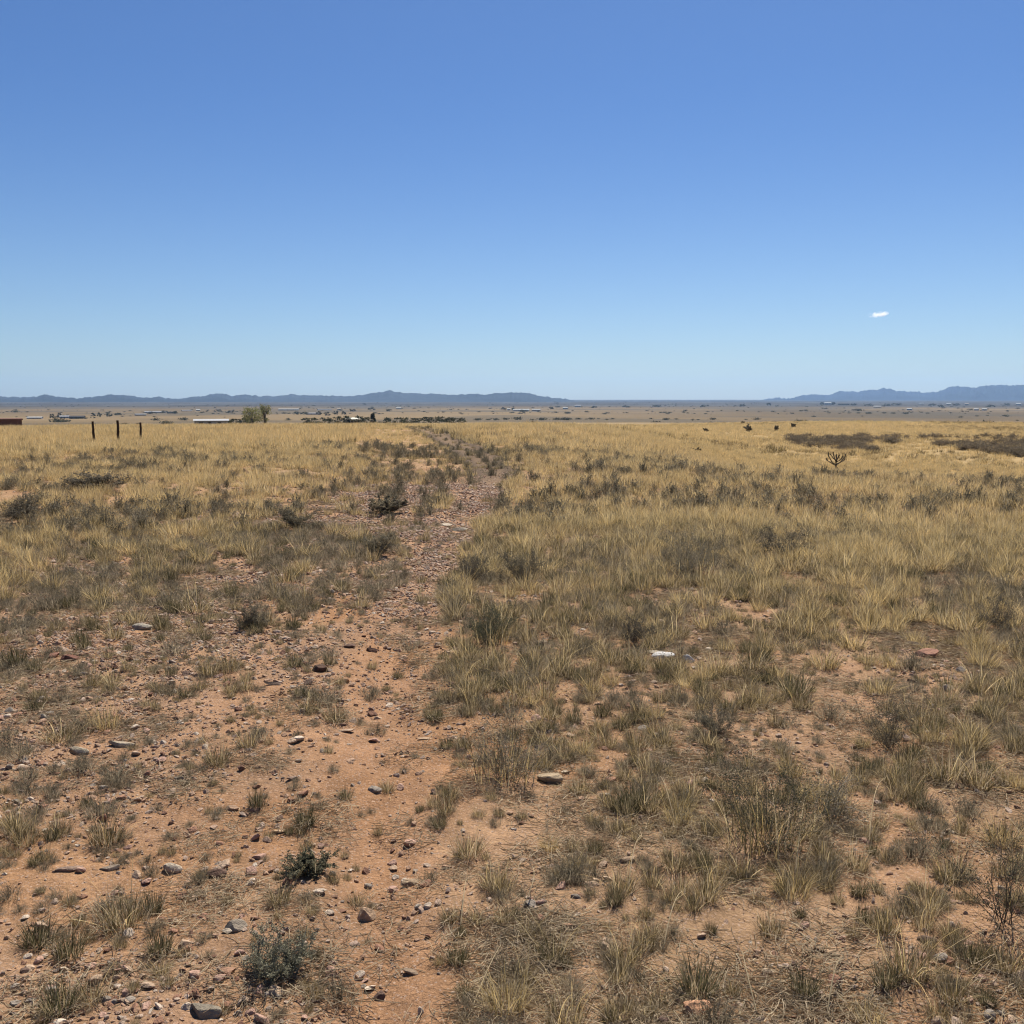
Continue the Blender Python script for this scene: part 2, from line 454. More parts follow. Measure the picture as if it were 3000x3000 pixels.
# ------------------------------------------------------------------ ground: one sheet out to the horizon
def build_ground():
    r1 = np.geomspace(.25, 16, 330)
    r2 = np.geomspace(16, 400, 190)[1:]
    r3 = np.geomspace(400, 16500, 150)[1:]
    rr = np.concatenate((r1, r2, r3))
    a = np.concatenate((np.linspace(-180, -42, 50)[:-1], np.linspace(-42, 42, 470), np.linspace(42, 180, 50)[1:-1]))
    na, nr = len(a), len(rr)
    A, RR = np.meshgrid(np.radians(a), rr)
    x, y = (RR * np.sin(A)).ravel(), (RR * np.cos(A)).ravel()
    z = Hgt(x, y)
    d = np.hypot(x, y)
    f = np.zeros((len(x), 5))
    nr_ = d < 90
    f[nr_] = field(x[nr_], y[nr_])
    soil = np.array((.385, .211, .110)) * np.ones((len(x), 1))
    n1 = fbm(x * .9, y * .9, 41, 4)[:, None]
    soil = soil * (.9 + .25 * (n1 - .5)) + (n1 - .5) * np.array((.02, .05, .06))
    # stony patches are paler and pinker, litter is grey straw
    stony = np.clip(f[:, 4:5], 0, 1) * sstep(.35, .65, fbm(x * 1.6, y * 1.6, 43, 3))[:, None]
    c = soil * (1 - .45 * stony) + np.array((.30, .20, .135)) * .45 * stony
    lit = np.clip(f[:, 3] * .65 + f[:, 0] * .5 + f[:, 1] * .25 + f[:, 2] * .25, 0, 1)[:, None] * (.35 + .65 * sstep(.35, .65, fbm(x * 2.2, y * 2.2, 47, 4)))[:, None]
    c = c * (1 - .6 * lit) + np.array((.33, .25, .15)) * .6 * lit
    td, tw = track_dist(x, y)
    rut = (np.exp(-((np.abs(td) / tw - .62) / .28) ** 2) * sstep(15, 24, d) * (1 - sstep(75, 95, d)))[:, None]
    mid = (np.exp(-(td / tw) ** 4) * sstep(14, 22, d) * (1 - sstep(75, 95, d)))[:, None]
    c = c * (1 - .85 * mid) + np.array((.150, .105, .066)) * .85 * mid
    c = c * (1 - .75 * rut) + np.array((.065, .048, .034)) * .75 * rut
    # beyond the near field: dry grass, brush and bare flats
    g = fbm(x * .02, y * .006, 51, 5)[:, None]
    h = fbm(x * .0016, y * .0007, 57, 5)[:, None]
    far = np.array((.36, .25, .115)) * (.75 + .5 * g)
    brush = np.array((.15, .12, .085))
    w = sstep(.48, .66, g + .4 * (h - .5))
    far = far * (1 - .5 * w) + brush * .5 * w
    hb = fbm(x * .0009, y * .006, 63, 4)[:, None]
    val = np.array((.142, .098, .047)) * (.3 + .9 * h + .5 * hb)
    vb = sstep(.45, .62, fbm(x * .004, y * .0022, 61, 5))[:, None]
    val = val * (1 - .6 * vb) + np.array((.065, .056, .038)) * .6 * vb
    w2 = sstep(250, 900, d)[:, None]
    far = far * (1 - w2) + val * w2
    w3 = sstep(2900, 4300, d)[:, None]
    far = far * (1 - .85 * w3) + np.array((.036, .035, .034)) * (.5 + 1.0 * vb) * .85 * w3
    wf = sstep(45, 85, d)[:, None]
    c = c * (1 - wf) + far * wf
    v = np.stack((x, y, z), 1)
    v = np.concatenate((v, [[0, 0, float(Hgt(0., 0.))]]))
    c = np.concatenate((c, c[:1]))
    i = np.arange(nr - 1)[:, None] * na
    j = np.arange(na)[None, :]
    jn = (j + 1) % na
    quads = np.stack((i + j, i + na + j, i + na + jn, i + jn), -1).reshape(-1, 4)[:, ::-1]
    fan = np.stack((np.full(na, len(v) - 1), jn[0], j[0]), 1)[:, ::-1]
    nrm_up = np.concatenate((quads.ravel(), fan.ravel()))
    tot = np.concatenate((np.full(len(quads), 4), np.full(na, 3)))
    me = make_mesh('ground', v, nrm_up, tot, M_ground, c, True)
    o = link('ground', me)
    tag(o, kind='structure')
build_ground()

# ------------------------------------------------------------------ hills and mountains on the horizon
def build_range(name, sil, d0, dr, d1, pxa, pxb, seed, rough, hazy_tone=(.020, .026, .036), jag=1.0):  # dark brush colour with the blue of distant haze painted in
    npx, nd = 900, 46
    px = np.linspace(pxa, pxb, npx)
    ds = np.concatenate((np.linspace(d0, dr, 28), np.linspace(dr, d1, 19)[1:]))
    sx, sy = np.array([p[0] for p in sil], float), np.array([p[1] for p in sil], float)
    top = np.interp(px, sx, sy)
    top = top + ((fbm(px * .06, px * 0, seed, 5) - .5) * 6.5 + (fbm(px * .3, px * 0, seed + 3, 3) - .5) * 3.0) * jag
    up = (966 - top) * K / F
    el = np.tan(np.arctan(up) - PITCH)
    ang = np.arctan((px - 966) * K / F * cos(PITCH))
    D, A = np.meshgrid(ds, ang, indexing='ij')
    x, y = D * np.sin(A), D * np.cos(A)
    base = Hgt(x, y) - 6
    ztop = np.maximum(CAM_H + el * dr * np.cos(ang), float(np.interp(dr, PLd, PLz)) + 2)
    t = np.where(D < dr, (D - d0) / (dr - d0), (d1 - D) / (d1 - dr))
    s = sstep(0, 1, t) ** 1.2
    ridge = 1 - np.abs(2 * fbm(px[None, :] * .022 + D * .0004, D * .0009, seed + 5, 5) - 1) * rough
    lump = .35 + .65 * np.where(t > .985, 1, ridge)
    z = base + (ztop[None, :] - base) * s * np.where(t > .985, 1, lump)
    v = np.stack((x, y, z), -1).reshape(-1, 3)
    i = (np.arange(nd - 1) * npx)[:, None]
    j = np.arange(npx - 1)[None, :]
    q = np.stack((i + j, i + j + 1, i + npx + j + 1, i + npx + j), -1).reshape(-1, 4)
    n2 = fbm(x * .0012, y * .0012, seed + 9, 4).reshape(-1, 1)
    c = np.array(hazy_tone) * (.2 + 1.6 * n2)
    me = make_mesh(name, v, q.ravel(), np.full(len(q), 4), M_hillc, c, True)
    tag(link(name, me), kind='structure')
M_hillc = plain('hazy_hill_brush', (1, 1, 1), .95, .2, .004, .05, True)
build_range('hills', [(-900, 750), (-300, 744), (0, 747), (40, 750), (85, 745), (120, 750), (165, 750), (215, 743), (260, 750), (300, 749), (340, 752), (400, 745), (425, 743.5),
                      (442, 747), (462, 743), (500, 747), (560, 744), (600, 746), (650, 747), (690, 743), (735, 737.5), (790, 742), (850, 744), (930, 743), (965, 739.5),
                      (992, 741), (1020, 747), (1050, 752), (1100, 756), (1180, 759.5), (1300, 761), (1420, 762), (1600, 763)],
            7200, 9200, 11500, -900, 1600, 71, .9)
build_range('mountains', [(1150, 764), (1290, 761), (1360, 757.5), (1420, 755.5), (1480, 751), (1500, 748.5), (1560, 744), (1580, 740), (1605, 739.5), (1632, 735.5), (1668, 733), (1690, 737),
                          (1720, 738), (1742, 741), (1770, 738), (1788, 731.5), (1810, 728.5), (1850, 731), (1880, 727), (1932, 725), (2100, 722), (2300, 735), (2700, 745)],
            11000, 13200, 15600, 1150, 2700, 83, .9, (.012, .022, .048), 1.25)  # deeper haze blue put into the mountains' surface colour

# ------------------------------------------------------------------ haze
def build_haze():
    m, n, l = mat_new('haze_air')
    out = n.new('ShaderNodeOutputMaterial')
    v = n.new('ShaderNodeVolumePrincipled')
    v.inputs['Color'].default_value = (.42, .66, 1, 1)
    v.inputs['Density'].default_value = 4.0e-5
    v.inputs['Anisotropy'].default_value = 0.35
    l.new(v.outputs[0], out.inputs['Volume'])
    s, lo, hi = 16900.0, -45.0, 330.0
    vv = [(x * s, y * s, z) for z in (lo, hi) for x, y in ((-1, -1), (1, -1), (1, 1), (-1, 1))]
    ff = [(3, 2, 1, 0), (4, 5, 6, 7), (0, 1, 5, 4), (1, 2, 6, 5), (2, 3, 7, 6), (3, 0, 4, 7)]
    me = bpy.data.meshes.new('haze')
    me.from_pydata(vv, [], ff)
    me.materials.append(m)
    tag(link('haze', me), kind='stuff')
build_haze()

# ------------------------------------------------------------------ plants: builders
STRAW = [((.68, .505, .235), 5), ((.74, .58, .31), 3), ((.52, .375, .16), 3), ((.43, .36, .24), 3)]
OLIVE = [((.120, .092, .042), 5), ((.18, .135, .062), 3), ((.37, .28, .15), 3), ((.075, .066, .034), 3), ((.50, .39, .23), 2)]
GREEN = [((.070, .067, .036), 5), ((.105, .092, .047), 4), ((.22, .175, .09), 2), ((.40, .31, .19), 2)]
GREY = [((.29, .24, .165), 4), ((.22, .18, .125), 3), ((.38, .315, .22), 2), ((.17, .148, .10), 2)]
LITT = [((.46, .37, .25), 4), ((.36, .28, .19), 3), ((.55, .46, .32), 2), ((.26, .21, .15), 2)]

SHRUB_PAL = [((.20, .165, .12), 4), ((.14, .115, .085), 3), ((.28, .235, .17), 2)]
MIDTREE = [((.075, .075, .05), 3), ((.10, .095, .062), 2)]
GREYLEAF = [((.21, .178, .122), 4), ((.155, .138, .095), 3), ((.27, .23, .155), 2)]
SMOKE = [((.135, .115, .085), 3), ((.175, .15, .11), 3), ((.10, .088, .066), 2)]
DARKLEAF = [((.085, .090, .055), 4), ((.12, .115, .07), 3), ((.06, .065, .045), 2)]

def pick(rng, pal, n):
    c = np.array([p[0] for p in pal]); w = np.array([p[1] for p in pal], float)
    k = rng.choice(len(pal), n, p=w / w.sum())
    return c[k] * rng.uniform(.8, 1.2, (n, 1))

def blades(g, rng, n, h, r0, tilt, droop, w, pal, hmin=.45, secs=3, zlift=0.0, base=(0, 0), flat=False):
    az = rng.uniform(0, 2 * pi, n)
    rr = r0 * np.sqrt(rng.uniform(0, 1, n))
    bx, by = base[0] + rr * np.cos(az), base[1] + rr * np.sin(az)
    da = az + rng.normal(0, .7, n)
    th = np.abs(rng.normal(0, 1, n)) * tilt * (.35 + .65 * rr / max(r0, 1e-6))
    L = h * rng.uniform(hmin, 1, n)
    bend = droop * rng.uniform(.2, 1, n) * np.sign(rng.uniform(-.15, 1, n))
    sa = da + rng.uniform(-1.2, 1.2, n) + pi / 2
    side = np.stack((np.cos(sa), np.sin(sa), np.zeros(n)), 1)
    P = np.stack((bx, by, np.full(n, -.008 + zlift)), 1)
    pts = [P.copy()]
    for s in range(secs):
        an = np.clip(th + bend * (s + .5) / secs, -1.5, 1.5 if flat else 2.2)
        st = np.stack((np.sin(an) * np.cos(da), np.sin(an) * np.sin(da), np.cos(an)), 1) * (L / secs)[:, None]
        P = P + st
        pts.append(P.copy())
    k = 2 * secs + 1
    V = np.zeros((n, k, 3))
    ww = w * rng.uniform(.7, 1.3, n)
    for s in range(secs):
        q = (ww * (1 - .55 * s / secs) * .5)[:, None] * side
        V[:, 2 * s] = pts[s] - q
        V[:, 2 * s + 1] = pts[s] + q
    V[:, k - 1] = pts[secs]
    fl, tt = [], []
    for s in range(secs - 1):
        fl += [2 * s, 2 * s + 1, 2 * s + 3, 2 * s + 2]; tt.append(4)
    fl += [2 * secs - 2, 2 * secs - 1, k - 1]; tt.append(3)
    fl = (np.array(fl)[None, :] + (np.arange(n) * k)[:, None])
    c = np.repeat(pick(rng, pal, n), k, 0)
    g.add(V.reshape(-1, 3), fl, np.tile(tt, n), c)

def tube(g, pts, rad, col, sides=3):
    pts = np.asarray(pts, float)
    n = len(pts)
    d = np.gradient(pts, axis=0)
    d /= np.linalg.norm(d, axis=1)[:, None] + 1e-9
    ref = np.where(np.abs(d[:, 2:3]) > .9, [[1, 0, 0]], [[0, 0, 1]])
    a = np.cross(d, ref); a /= np.linalg.norm(a, axis=1)[:, None] + 1e-9
    b = np.cross(d, a)
    rad = np.broadcast_to(np.asarray(rad, float), (n,))
    t = np.arange(sides) * 2 * pi / sides
    V = pts[:, None, :] + rad[:, None, None] * (np.cos(t)[None, :, None] * a[:, None, :] + np.sin(t)[None, :, None] * b[:, None, :])
    i = (np.arange(n - 1) * sides)[:, None]
    j = np.arange(sides)[None, :]
    q = np.stack((i + j, i + (j + 1) % sides, i + sides + (j + 1) % sides, i + sides + j), -1).reshape(-1, 4)
    f = list(q.ravel()) + list(range(sides))[::-1] + list(range((n - 1) * sides, n * sides))
    g.add(V.reshape(-1, 3), f, [4] * len(q) + [sides, sides], col)

def twiggy(rng, h, spread, nst, rad, pal, leafpal=None, nleaf=4, lsize=.008, depth=2):
    """low branching shrub: twigs and little leaves"""
    tw, lf = Geo(), Geo()
    tips = []
    def grow(p, d, L, r, lev):
        pts = [p]
        for s in range(4):
            d = d + rng.normal(0, .16, 3) + np.array((0, 0, .05))
            d = d / np.linalg.norm(d)
            p = p + d * L / 4
            pts.append(p)
        tube(tw, pts, np.linspace(r, r * .45, 5), pick(rng, pal, 1)[0], 3)
        tips.append(pts)
        if lev > 0:
            for k in range(rng.integers(2, 5)):
                q = pts[rng.integers(1, 5)]
                nd = d + rng.normal(0, .55, 3)
                nd[2] = abs(nd[2]) * .8 + .1
                grow(q, nd / np.linalg.norm(nd), L * rng.uniform(.45, .75), r * .6, lev - 1)
    for k in range(nst):
        a = rng.uniform(0, 2 * pi)
        t = rng.uniform(.1, 1) * spread
        d = np.array((sin(t) * cos(a), sin(t) * sin(a), cos(t)))
        grow(np.array((rng.normal(0, .05) * h, rng.normal(0, .05) * h, -.01)), d, h * rng.uniform(.45, .75), rad, depth)
    if leafpal:
        P = np.concatenate([np.array(t[1:]) for t in tips])
        P = np.repeat(P, nleaf, 0) + rng.normal(0, h * .03, (len(P) * nleaf, 3))
        P[:, 2] = np.maximum(P[:, 2], .004)
        leaves(lf, rng, P, lsize, leafpal)
    return tw, lf

def leaves(g, rng, P, size, pal):
    n = len(P)
    u = rng.normal(0, 1, (n, 3)); u /= np.linalg.norm(u, axis=1)[:, None]
    v = np.cross(u, rng.normal(0, 1, (n, 3))); v /= np.linalg.norm(v, axis=1)[:, None]
    s = size * rng.uniform(.5, 1.4, (n, 1))
    V = np.stack((P - u * s, P + v * s * .45, P + u * s, P - v * s * .45), 1)
    g.add(V.reshape(-1, 3), np.arange(4 * n), np.full(n, 4), np.repeat(pick(rng, pal, n), 4, 0))

def joined_mesh(name, tw, lf):
    """twigs and leaves in one mesh with two materials"""
    g = Geo()
    g.merge(tw)
    nt = len(np.concatenate(tw.t))
    g.merge(lf)
    me = g.mesh(name, M_twig)
    me.materials.append(M_leaf)
    idx = np.zeros(len(me.polygons), np.int32)
    idx[nt:] = 1
    me.polygons.foreach_set('material_index', idx)
    return me

rng0 = np.random.default_rng(11)
SRC = {}

def src_tuft(kind, v):
    rng = np.random.default_rng(1000 + v * 7 + hash(kind) % 1 + len(kind) * 31)
    g = Geo()
    if kind == 'green':      # stiff little bunch, 0.12 m
        blades(g, rng, 250, .10, .034, .52, .5, .0020, GREEN, .3)
        blades(g, rng, 90, .07, .042, .9, .8, .0018, LITT)
    elif kind == 'olive':
        blades(g, rng, 230, .095, .042, .55, .65, .0018, OLIVE, .3)
        blades(g, rng, 130, .085, .052, .95, .9, .0017, LITT)
        blades(g, rng, 14, .20, .03, .6, 1.2, .0016, STRAW, .6, 5)
    elif kind == 'grey':
        blades(g, rng, 150, .085, .055, .8, .9, .0019, GREY)
        blades(g, rng, 80, .075, .06, 1.0, .8, .0017, LITT)
        tw, lf = twiggy(rng, .10, 1.0, 10, .0012, GREY, GREYLEAF, 2, .0035, 1)
        g.merge(tw); g.merge(lf)
    elif kind == 'straw':
        blades(g, rng, 190, .165, .065, .6, .95, .0018, STRAW, .3, 4)
        blades(g, rng, 100, .13, .055, .55, .6, .0023, OLIVE)
        blades(g, rng, 90, .09, .07, 1.0, .8, .0019, LITT)
    elif kind == 'yellow_mid':
        blades(g, rng, 170, .22, .11, .62, .85, .0031, STRAW, .3, 3)
        blades(g, rng, 40, .17, .09, .6, .6, .005, OLIVE)
        blades(g, rng, 30, .14, .11, 1.0, .6, .004, LITT)
    elif kind == 'olive_mid':
        blades(g, rng, 130, .14, .10, .65, .7, .0040, OLIVE, .3)
        blades(g, rng, 40, .19, .09, .6, .9, .0030, STRAW, .3)
    elif kind == 'grey_mid':
        blades(g, rng, 80, .17, .13, .85, .8, .0048, GREY)
        tw, lf = twiggy(rng, .22, 1.05, 12, .0026, GREY, GREYLEAF, 3, .009, 1)
        g.merge(tw); g.merge(lf)
    elif kind == 'yellow_far':
        blades(g, rng, 120, .34, .22, .55, .7, .0068, STRAW, .3, 2)
        blades(g, rng, 14, .25, .19, .6, .6, .012, OLIVE, .4, 2)
    elif kind == 'olive_far':
        blades(g, rng, 64, .27, .19, .5, .6, .013, OLIVE, .4, 2)
        blades(g, rng, 14, .30, .16, .5, .6, .010, STRAW, .4, 2)
    elif kind == 'grey_far':
        blades(g, rng, 70, .28, .22, .75, .7, .012, GREY, .4, 2)
    elif kind == 'litter':
        n = 150
        a = rng.uniform(0, 2 * pi, n); r = .13 * np.sqrt(rng.uniform(0, 1, n))
        for k in range(n):
            p = np.array((r[k] * cos(a[k]), r[k] * sin(a[k]), rng.uniform(.002, .012)))
            t = rng.uniform(0, 2 * pi); L = rng.uniform(.015, .075); b = rng.normal(0, .5)
            q = [p]
            for s in range(3):
                p = p + np.array((cos(t), sin(t), rng.normal(0, .12))) * L / 3
                p[2] = max(p[2], .002)
                t += b / 3
                q.append(p)
            tube(g, q, .0008, pick(rng, LITT, 1)[0], 3)
    return g.mesh(kind + '_tuft', M_grass)

SRC_KINDS = {'green': 4, 'olive': 5, 'grey': 5, 'straw': 4, 'yellow_mid': 4, 'olive_mid': 3, 'grey_mid': 3, 'yellow_far': 4, 'olive_far': 3, 'grey_far': 3, 'litter': 4}
for k, nv in SRC_KINDS.items():
    SRC[k] = [src_tuft(k, i) for i in range(nv)]

def stone_mesh(v):
    """angular water-worn fragment, about 1 unit across"""
    rng = np.random.default_rng(500 + v)
    import bmesh
    bm = bmesh.new()
    bmesh.ops.create_icosphere(bm, subdivisions=3, radius=.5)
    me = bpy.data.meshes.new('stone')
    nrm = rng.normal(0, 1, (9, 3)); nrm /= np.linalg.norm(nrm, axis=1)[:, None]
    cut = rng.uniform(.24, .44, 9)
    sq = np.array((1.0, rng.uniform(.6, .95), rng.uniform(.35, .7)))
    off = rng.uniform(0, 50, 2)
    for b in bm.verts:
        p = np.array(b.co)
        for nn, c in zip(nrm, cut):
            e = p @ nn - c
            if e > 0:
                p = p - nn * e * .93
        p = p * (1 + .10 * (float(fbm(p[0] * 4 + off[0] + p[2] * 3, p[1] * 4 + off[1], v, 3)) - .5))
        b.co = p * sq
    bm.to_mesh(me)
    bm.free()
    me.materials.append(M_stone)
    return me
STONES = [stone_mesh(i) for i in range(10)]

# ------------------------------------------------------------------ scatter of everything nobody could count
def gn_scatter(name, meshes, pts, idx, rot, scl):
    col = bpy.data.collections.new(name + '_sources')
    for i, me in enumerate(meshes):
        o = bpy.data.objects.new('%s_source_%03d' % (name, i), me)
        col.objects.link(o)
    me = bpy.data.meshes.new(name)
    me.vertices.add(len(pts))
    me.vertices.foreach_set('co', np.asarray(pts, np.float32).ravel())
    a = me.attributes.new('idx', 'INT', 'POINT'); a.data.foreach_set('value', np.asarray(idx, np.int32))
    a = me.attributes.new('rot', 'FLOAT_VECTOR', 'POINT'); a.data.foreach_set('vector', np.asarray(rot, np.float32).ravel())
    a = me.attributes.new('scl', 'FLOAT_VECTOR', 'POINT'); a.data.foreach_set('vector', np.asarray(scl, np.float32).ravel())
    o = link(name, me)
    t = bpy.data.node_groups.new(name, 'GeometryNodeTree')
    t.interface.new_socket('Geometry', in_out='INPUT', socket_type='NodeSocketGeometry')
    t.interface.new_socket('Geometry', in_out='OUTPUT', socket_type='NodeSocketGeometry')
    n, l = t.nodes, t.links
    gi, go = n.new('NodeGroupInput'), n.new('NodeGroupOutput')
    ci = n.new('GeometryNodeCollectionInfo')
    ci.inputs['Collection'].default_value = col
    ci.inputs['Separate Children'].default_value = True
    ci.inputs['Reset Children'].default_value = True
    ip = n.new('GeometryNodeInstanceOnPoints')
    ip.inputs['Pick Instance'].default_value = True
    def named(nm, typ):
        k = n.new('GeometryNodeInputNamedAttribute')
        k.data_type = typ
        k.inputs['Name'].default_value = nm
        return k.outputs['Attribute']
    l.new(gi.outputs[0], ip.inputs['Points'])
    l.new(ci.outputs[0], ip.inputs['Instance'])
    l.new(named('idx', 'INT'), ip.inputs['Instance Index'])
    er = n.new('FunctionNodeEulerToRotation')
    l.new(named('rot', 'FLOAT_VECTOR'), er.inputs[0])
    l.new(er.outputs[0], ip.inputs['Rotation'])
    l.new(named('scl', 'FLOAT_VECTOR'), ip.inputs['Scale'])
    l.new(ip.outputs[0], go.inputs[0])
    md = o.modifiers.new('scatter', 'NODES')
    md.node_group = t
    return o

def candidates(rng, r0, r1, dens, amax=36):
    """random ground points in the wedge the camera looks into"""
    area = (r1 * r1 - r0 * r0) * R(amax)
    n = int(area * dens)
    r = np.sqrt(rng.uniform(r0 * r0, r1 * r1, n))
    a = rng.uniform(-R(amax), R(amax), n)
    return r * np.sin(a), r * np.cos(a)

# ------------------------------------------------------------------ plants placed one by one
LAND = []           # (px, py, phrase) landmarks used by the labels of their neighbours
HAND = []           # px, py, r px: keeps scattered plants off them
TUFTS = []          # counted tufts: dict

def T(px, py, w, kind, label, phrase=None, stretch=1.0):
    """hand-placed tuft: base pixel, width in photo pixels, kind"""
    p = at(px, py)
    d = project(p[0], p[1], p[2])[2]
    width = w * K / F * d
    TUFTS.append(dict(p=p, px=px, py=py, width=width, kind=kind, label=label, stretch=stretch))
    HAND.append((p[0], p[1], width * .35))
    if phrase:
        LAND.append((px, py, phrase))

NAT = {'green': .135, 'olive': .15, 'grey': .17, 'straw': .24, 'yellow_mid': .34, 'olive_mid': .27, 'grey_mid': .36}   # natural widths

T(575, 1556, 62, 'green', 'dark green spiky tuft alone on the bare sandy track', 'the dark spiky tuft on the track', 1.15)
T(652, 1506, 42, 'green', 'small dark green tuft on bare sand right of a bigger spiky one', 'the small dark tuft on sand')
T(485, 1522, 52, 'green', 'upright green tuft with fine tips behind two flat pale stones', 'the upright fine tipped tuft', 1.3)
T(410, 1440, 74, 'olive', 'yellow green tuft fanning wide on gravel left of the track', 'the fanning yellow green tuft')
T(52, 1590, 78, 'olive', 'olive tuft at the left edge behind a twin green tuft pair')
T(100, 1583, 46, 'green', 'narrow green tuft second from the left edge, low on gravel')
T(200, 1588, 92, 'olive', 'broad olive tuft with a dead twig lying against its foot', 'the broad olive tuft with twig')
T(302, 1797, 78, 'green', 'dark bristly tuft on stony soil near the lower left', 'the dark bristly lower left tuft')
T(235, 1748, 120, 'olive', 'widest green tuft of the pair growing on pebbles at lower left', 'the wide lower left green tuft')
T(288, 1722, 64, 'green', 'taller green tuft joined to the right of a wide green tuft', None, 1.25)
T(72, 1782, 92, 'green', 'green tuft leaning left beside its twin at the lower left edge')
T(132, 1802, 86, 'green', 'green tuft leaning right beside its twin at the lower left edge', 'the lower left twin tufts')
T(18, 1692, 60, 'grey', 'pale grey tuft cut off by the left edge above twin green tufts', 'the pale grey edge tuft')
T(110, 1905, 110, 'green', 'large green tuft in the bottom left corner', 'the bottom left corner tuft')
T(170, 1888, 84, 'olive', 'olive tuft touching the right side of the bottom left corner tuft')
T(640, 1885, 90, 'grey', 'thin grey green tuft low beside the left edge of the sandy track', 'the thin grey tuft by track', 1.2)
T(30, 1256, 72, 'green', 'low dark green tuft at the left edge, beside reddish rubble', 'the low tuft by reddish rubble')
T(430, 1266, 62, 'olive', 'tall olive tuft with grey foot on the gravel left of the track', 'the tall grey footed tuft', 1.25)
T(115, 1395, 96, 'olive', 'low wide olive tuft with dark litter trailing to its right', 'the low wide trailing tuft', .6)
T(830, 1560, 44, 'green', 'small tuft at the right edge of the bare sand, near two tiny ones', 'the small tuft edging sand')
T(792, 1530, 28, 'green', 'tiny dark tuft standing alone on the sandy track')
T(840, 1500, 38, 'green', 'small bristly tuft on sand left of a pale topped rock')
T(698, 1712, 30, 'grey', 'tiny grey tuft on sand behind the pale wedge shaped stone')
T(865, 1815, 66, 'green', 'dark tuft with pale blades edging the sand, near the bottom centre', 'the dark tuft edging sand')
T(850, 1738, 58, 'olive', 'first tuft in a row of three beside the lower track')
T(898, 1742, 52, 'olive', 'middle tuft in a row of three beside the lower track')
T(948, 1742, 54, 'olive', 'last tuft in a row of three beside the lower track', 'the row of three tufts')
T(885, 1612, 84, 'olive', 'arching olive tuft leaning over the right edge of the sand', 'the arching tuft over sand')
T(945, 1682, 70, 'olive', 'olive tuft with dark foot below an arching tuft by the track')
T(955, 1902, 140, 'straw', 'big straw and olive clump at the bottom, right of the sandy track', 'the big straw bottom clump')
T(1066, 1935, 120, 'olive', 'olive tuft cut by the bottom edge, right of a big straw clump')
T(1036, 1816, 54, 'green', 'compact green tuft with a dark foot beside a tan pebble', 'the compact dark footed tuft', 1.15)
T(1166, 1852, 66, 'olive', 'upright olive tuft standing left of the black footed bunch', 'the upright lower olive tuft', 1.25)
T(1318, 1872, 120, 'green', 'dense bunch with a black shaded foot above a striped orange rock', 'the dense black footed bunch')
T(1215, 1786, 72, 'olive', 'tall olive tuft between a striped rock and a thin dark slab', 'the tall mid right olive tuft', 1.3)
T(1160, 1702, 58, 'green', 'green tuft with a long pale stalk rising at its right', 'the tuft with pale stalk', 1.25)
T(1285, 1682, 66, 'olive', 'round olive tuft with a black foot on bare soil')
T(1080, 1642, 54, 'olive', 'left one of two close olive tufts behind a thin dark slab', None, 1.2)
T(1112, 1632, 46, 'olive', 'right one of two close olive tufts behind a thin dark slab')
T(1035, 1602, 58, 'straw', 'straw tinged tuft on the flat below a pale topped rock', None, .8)
T(1166, 1572, 58, 'olive', 'olive tuft midway between a pale topped rock and a thin dark slab')
T(1200, 1518, 84, 'green', 'wide low tuft with deep shadow right of the pale topped rock', 'the wide shadowed tuft')
T(1260, 1512, 46, 'olive', 'slim olive tuft between the wide shadowed tuft and a shaggy bush', None, 1.2)
T(1282, 1490, 46, 'olive', 'slim tuft just behind another slim tuft near the shaggy bush', None, 1.2)
T(1712, 1832, 130, 'olive', 'large olive tuft on red soil in the lower right', 'the large lower right tuft')
T(1790, 1468, 112, 'olive', 'wide olive clump with black foot on the right, above red soil', 'the wide right olive clump')
T(1845, 1482, 84, 'olive', 'olive clump hugging the right side of a wide black footed clump')
T(1500, 1312, 84, 'green', 'dark tuft behind bare red soil right of the white speckled rock', 'the dark tuft behind soil')
T(1420, 1262, 80, 'olive', 'olive tuft in front of dense straw, right of the white speckled rock')
T(770, 1226, 60, 'grey', 'grey green low tuft crossing the track among gravel', 'the grey tuft on gravel', .7)
T(700, 1312, 58, 'grey', 'grey tuft in the middle of the sandy track', 'the grey mid track tuft', .8)
T(714, 1382, 40, 'grey', 'small grey tuft on the track in front of another grey one')
T(540, 1098, 72, 'olive_mid', 'tall dense olive tuft beside a bare orange patch, left of the track', 'the tall tuft by orange patch', 1.2)
T(370, 1152, 88, 'olive', 'low spreading olive tuft below a bare orange patch on the left', 'the low tuft below orange', .7)
T(545, 1572, 30, 'green', 'tiny tuft nearly touching the left foot of the dark spiky tuft')
T(1890, 1590, 110, 'straw', 'straw topped clump at the right edge above dark twigs', 'the straw topped edge clump')
T(640, 1290, 34, 'olive', 'small olive tuft at the left border of the sand near gravel')
T(1640, 1930, 96, 'straw', 'straw clump cut by the bottom edge in the lower right')
T(1455, 1760, 70, 'olive', 'olive tuft on open soil below the shaggy bush')

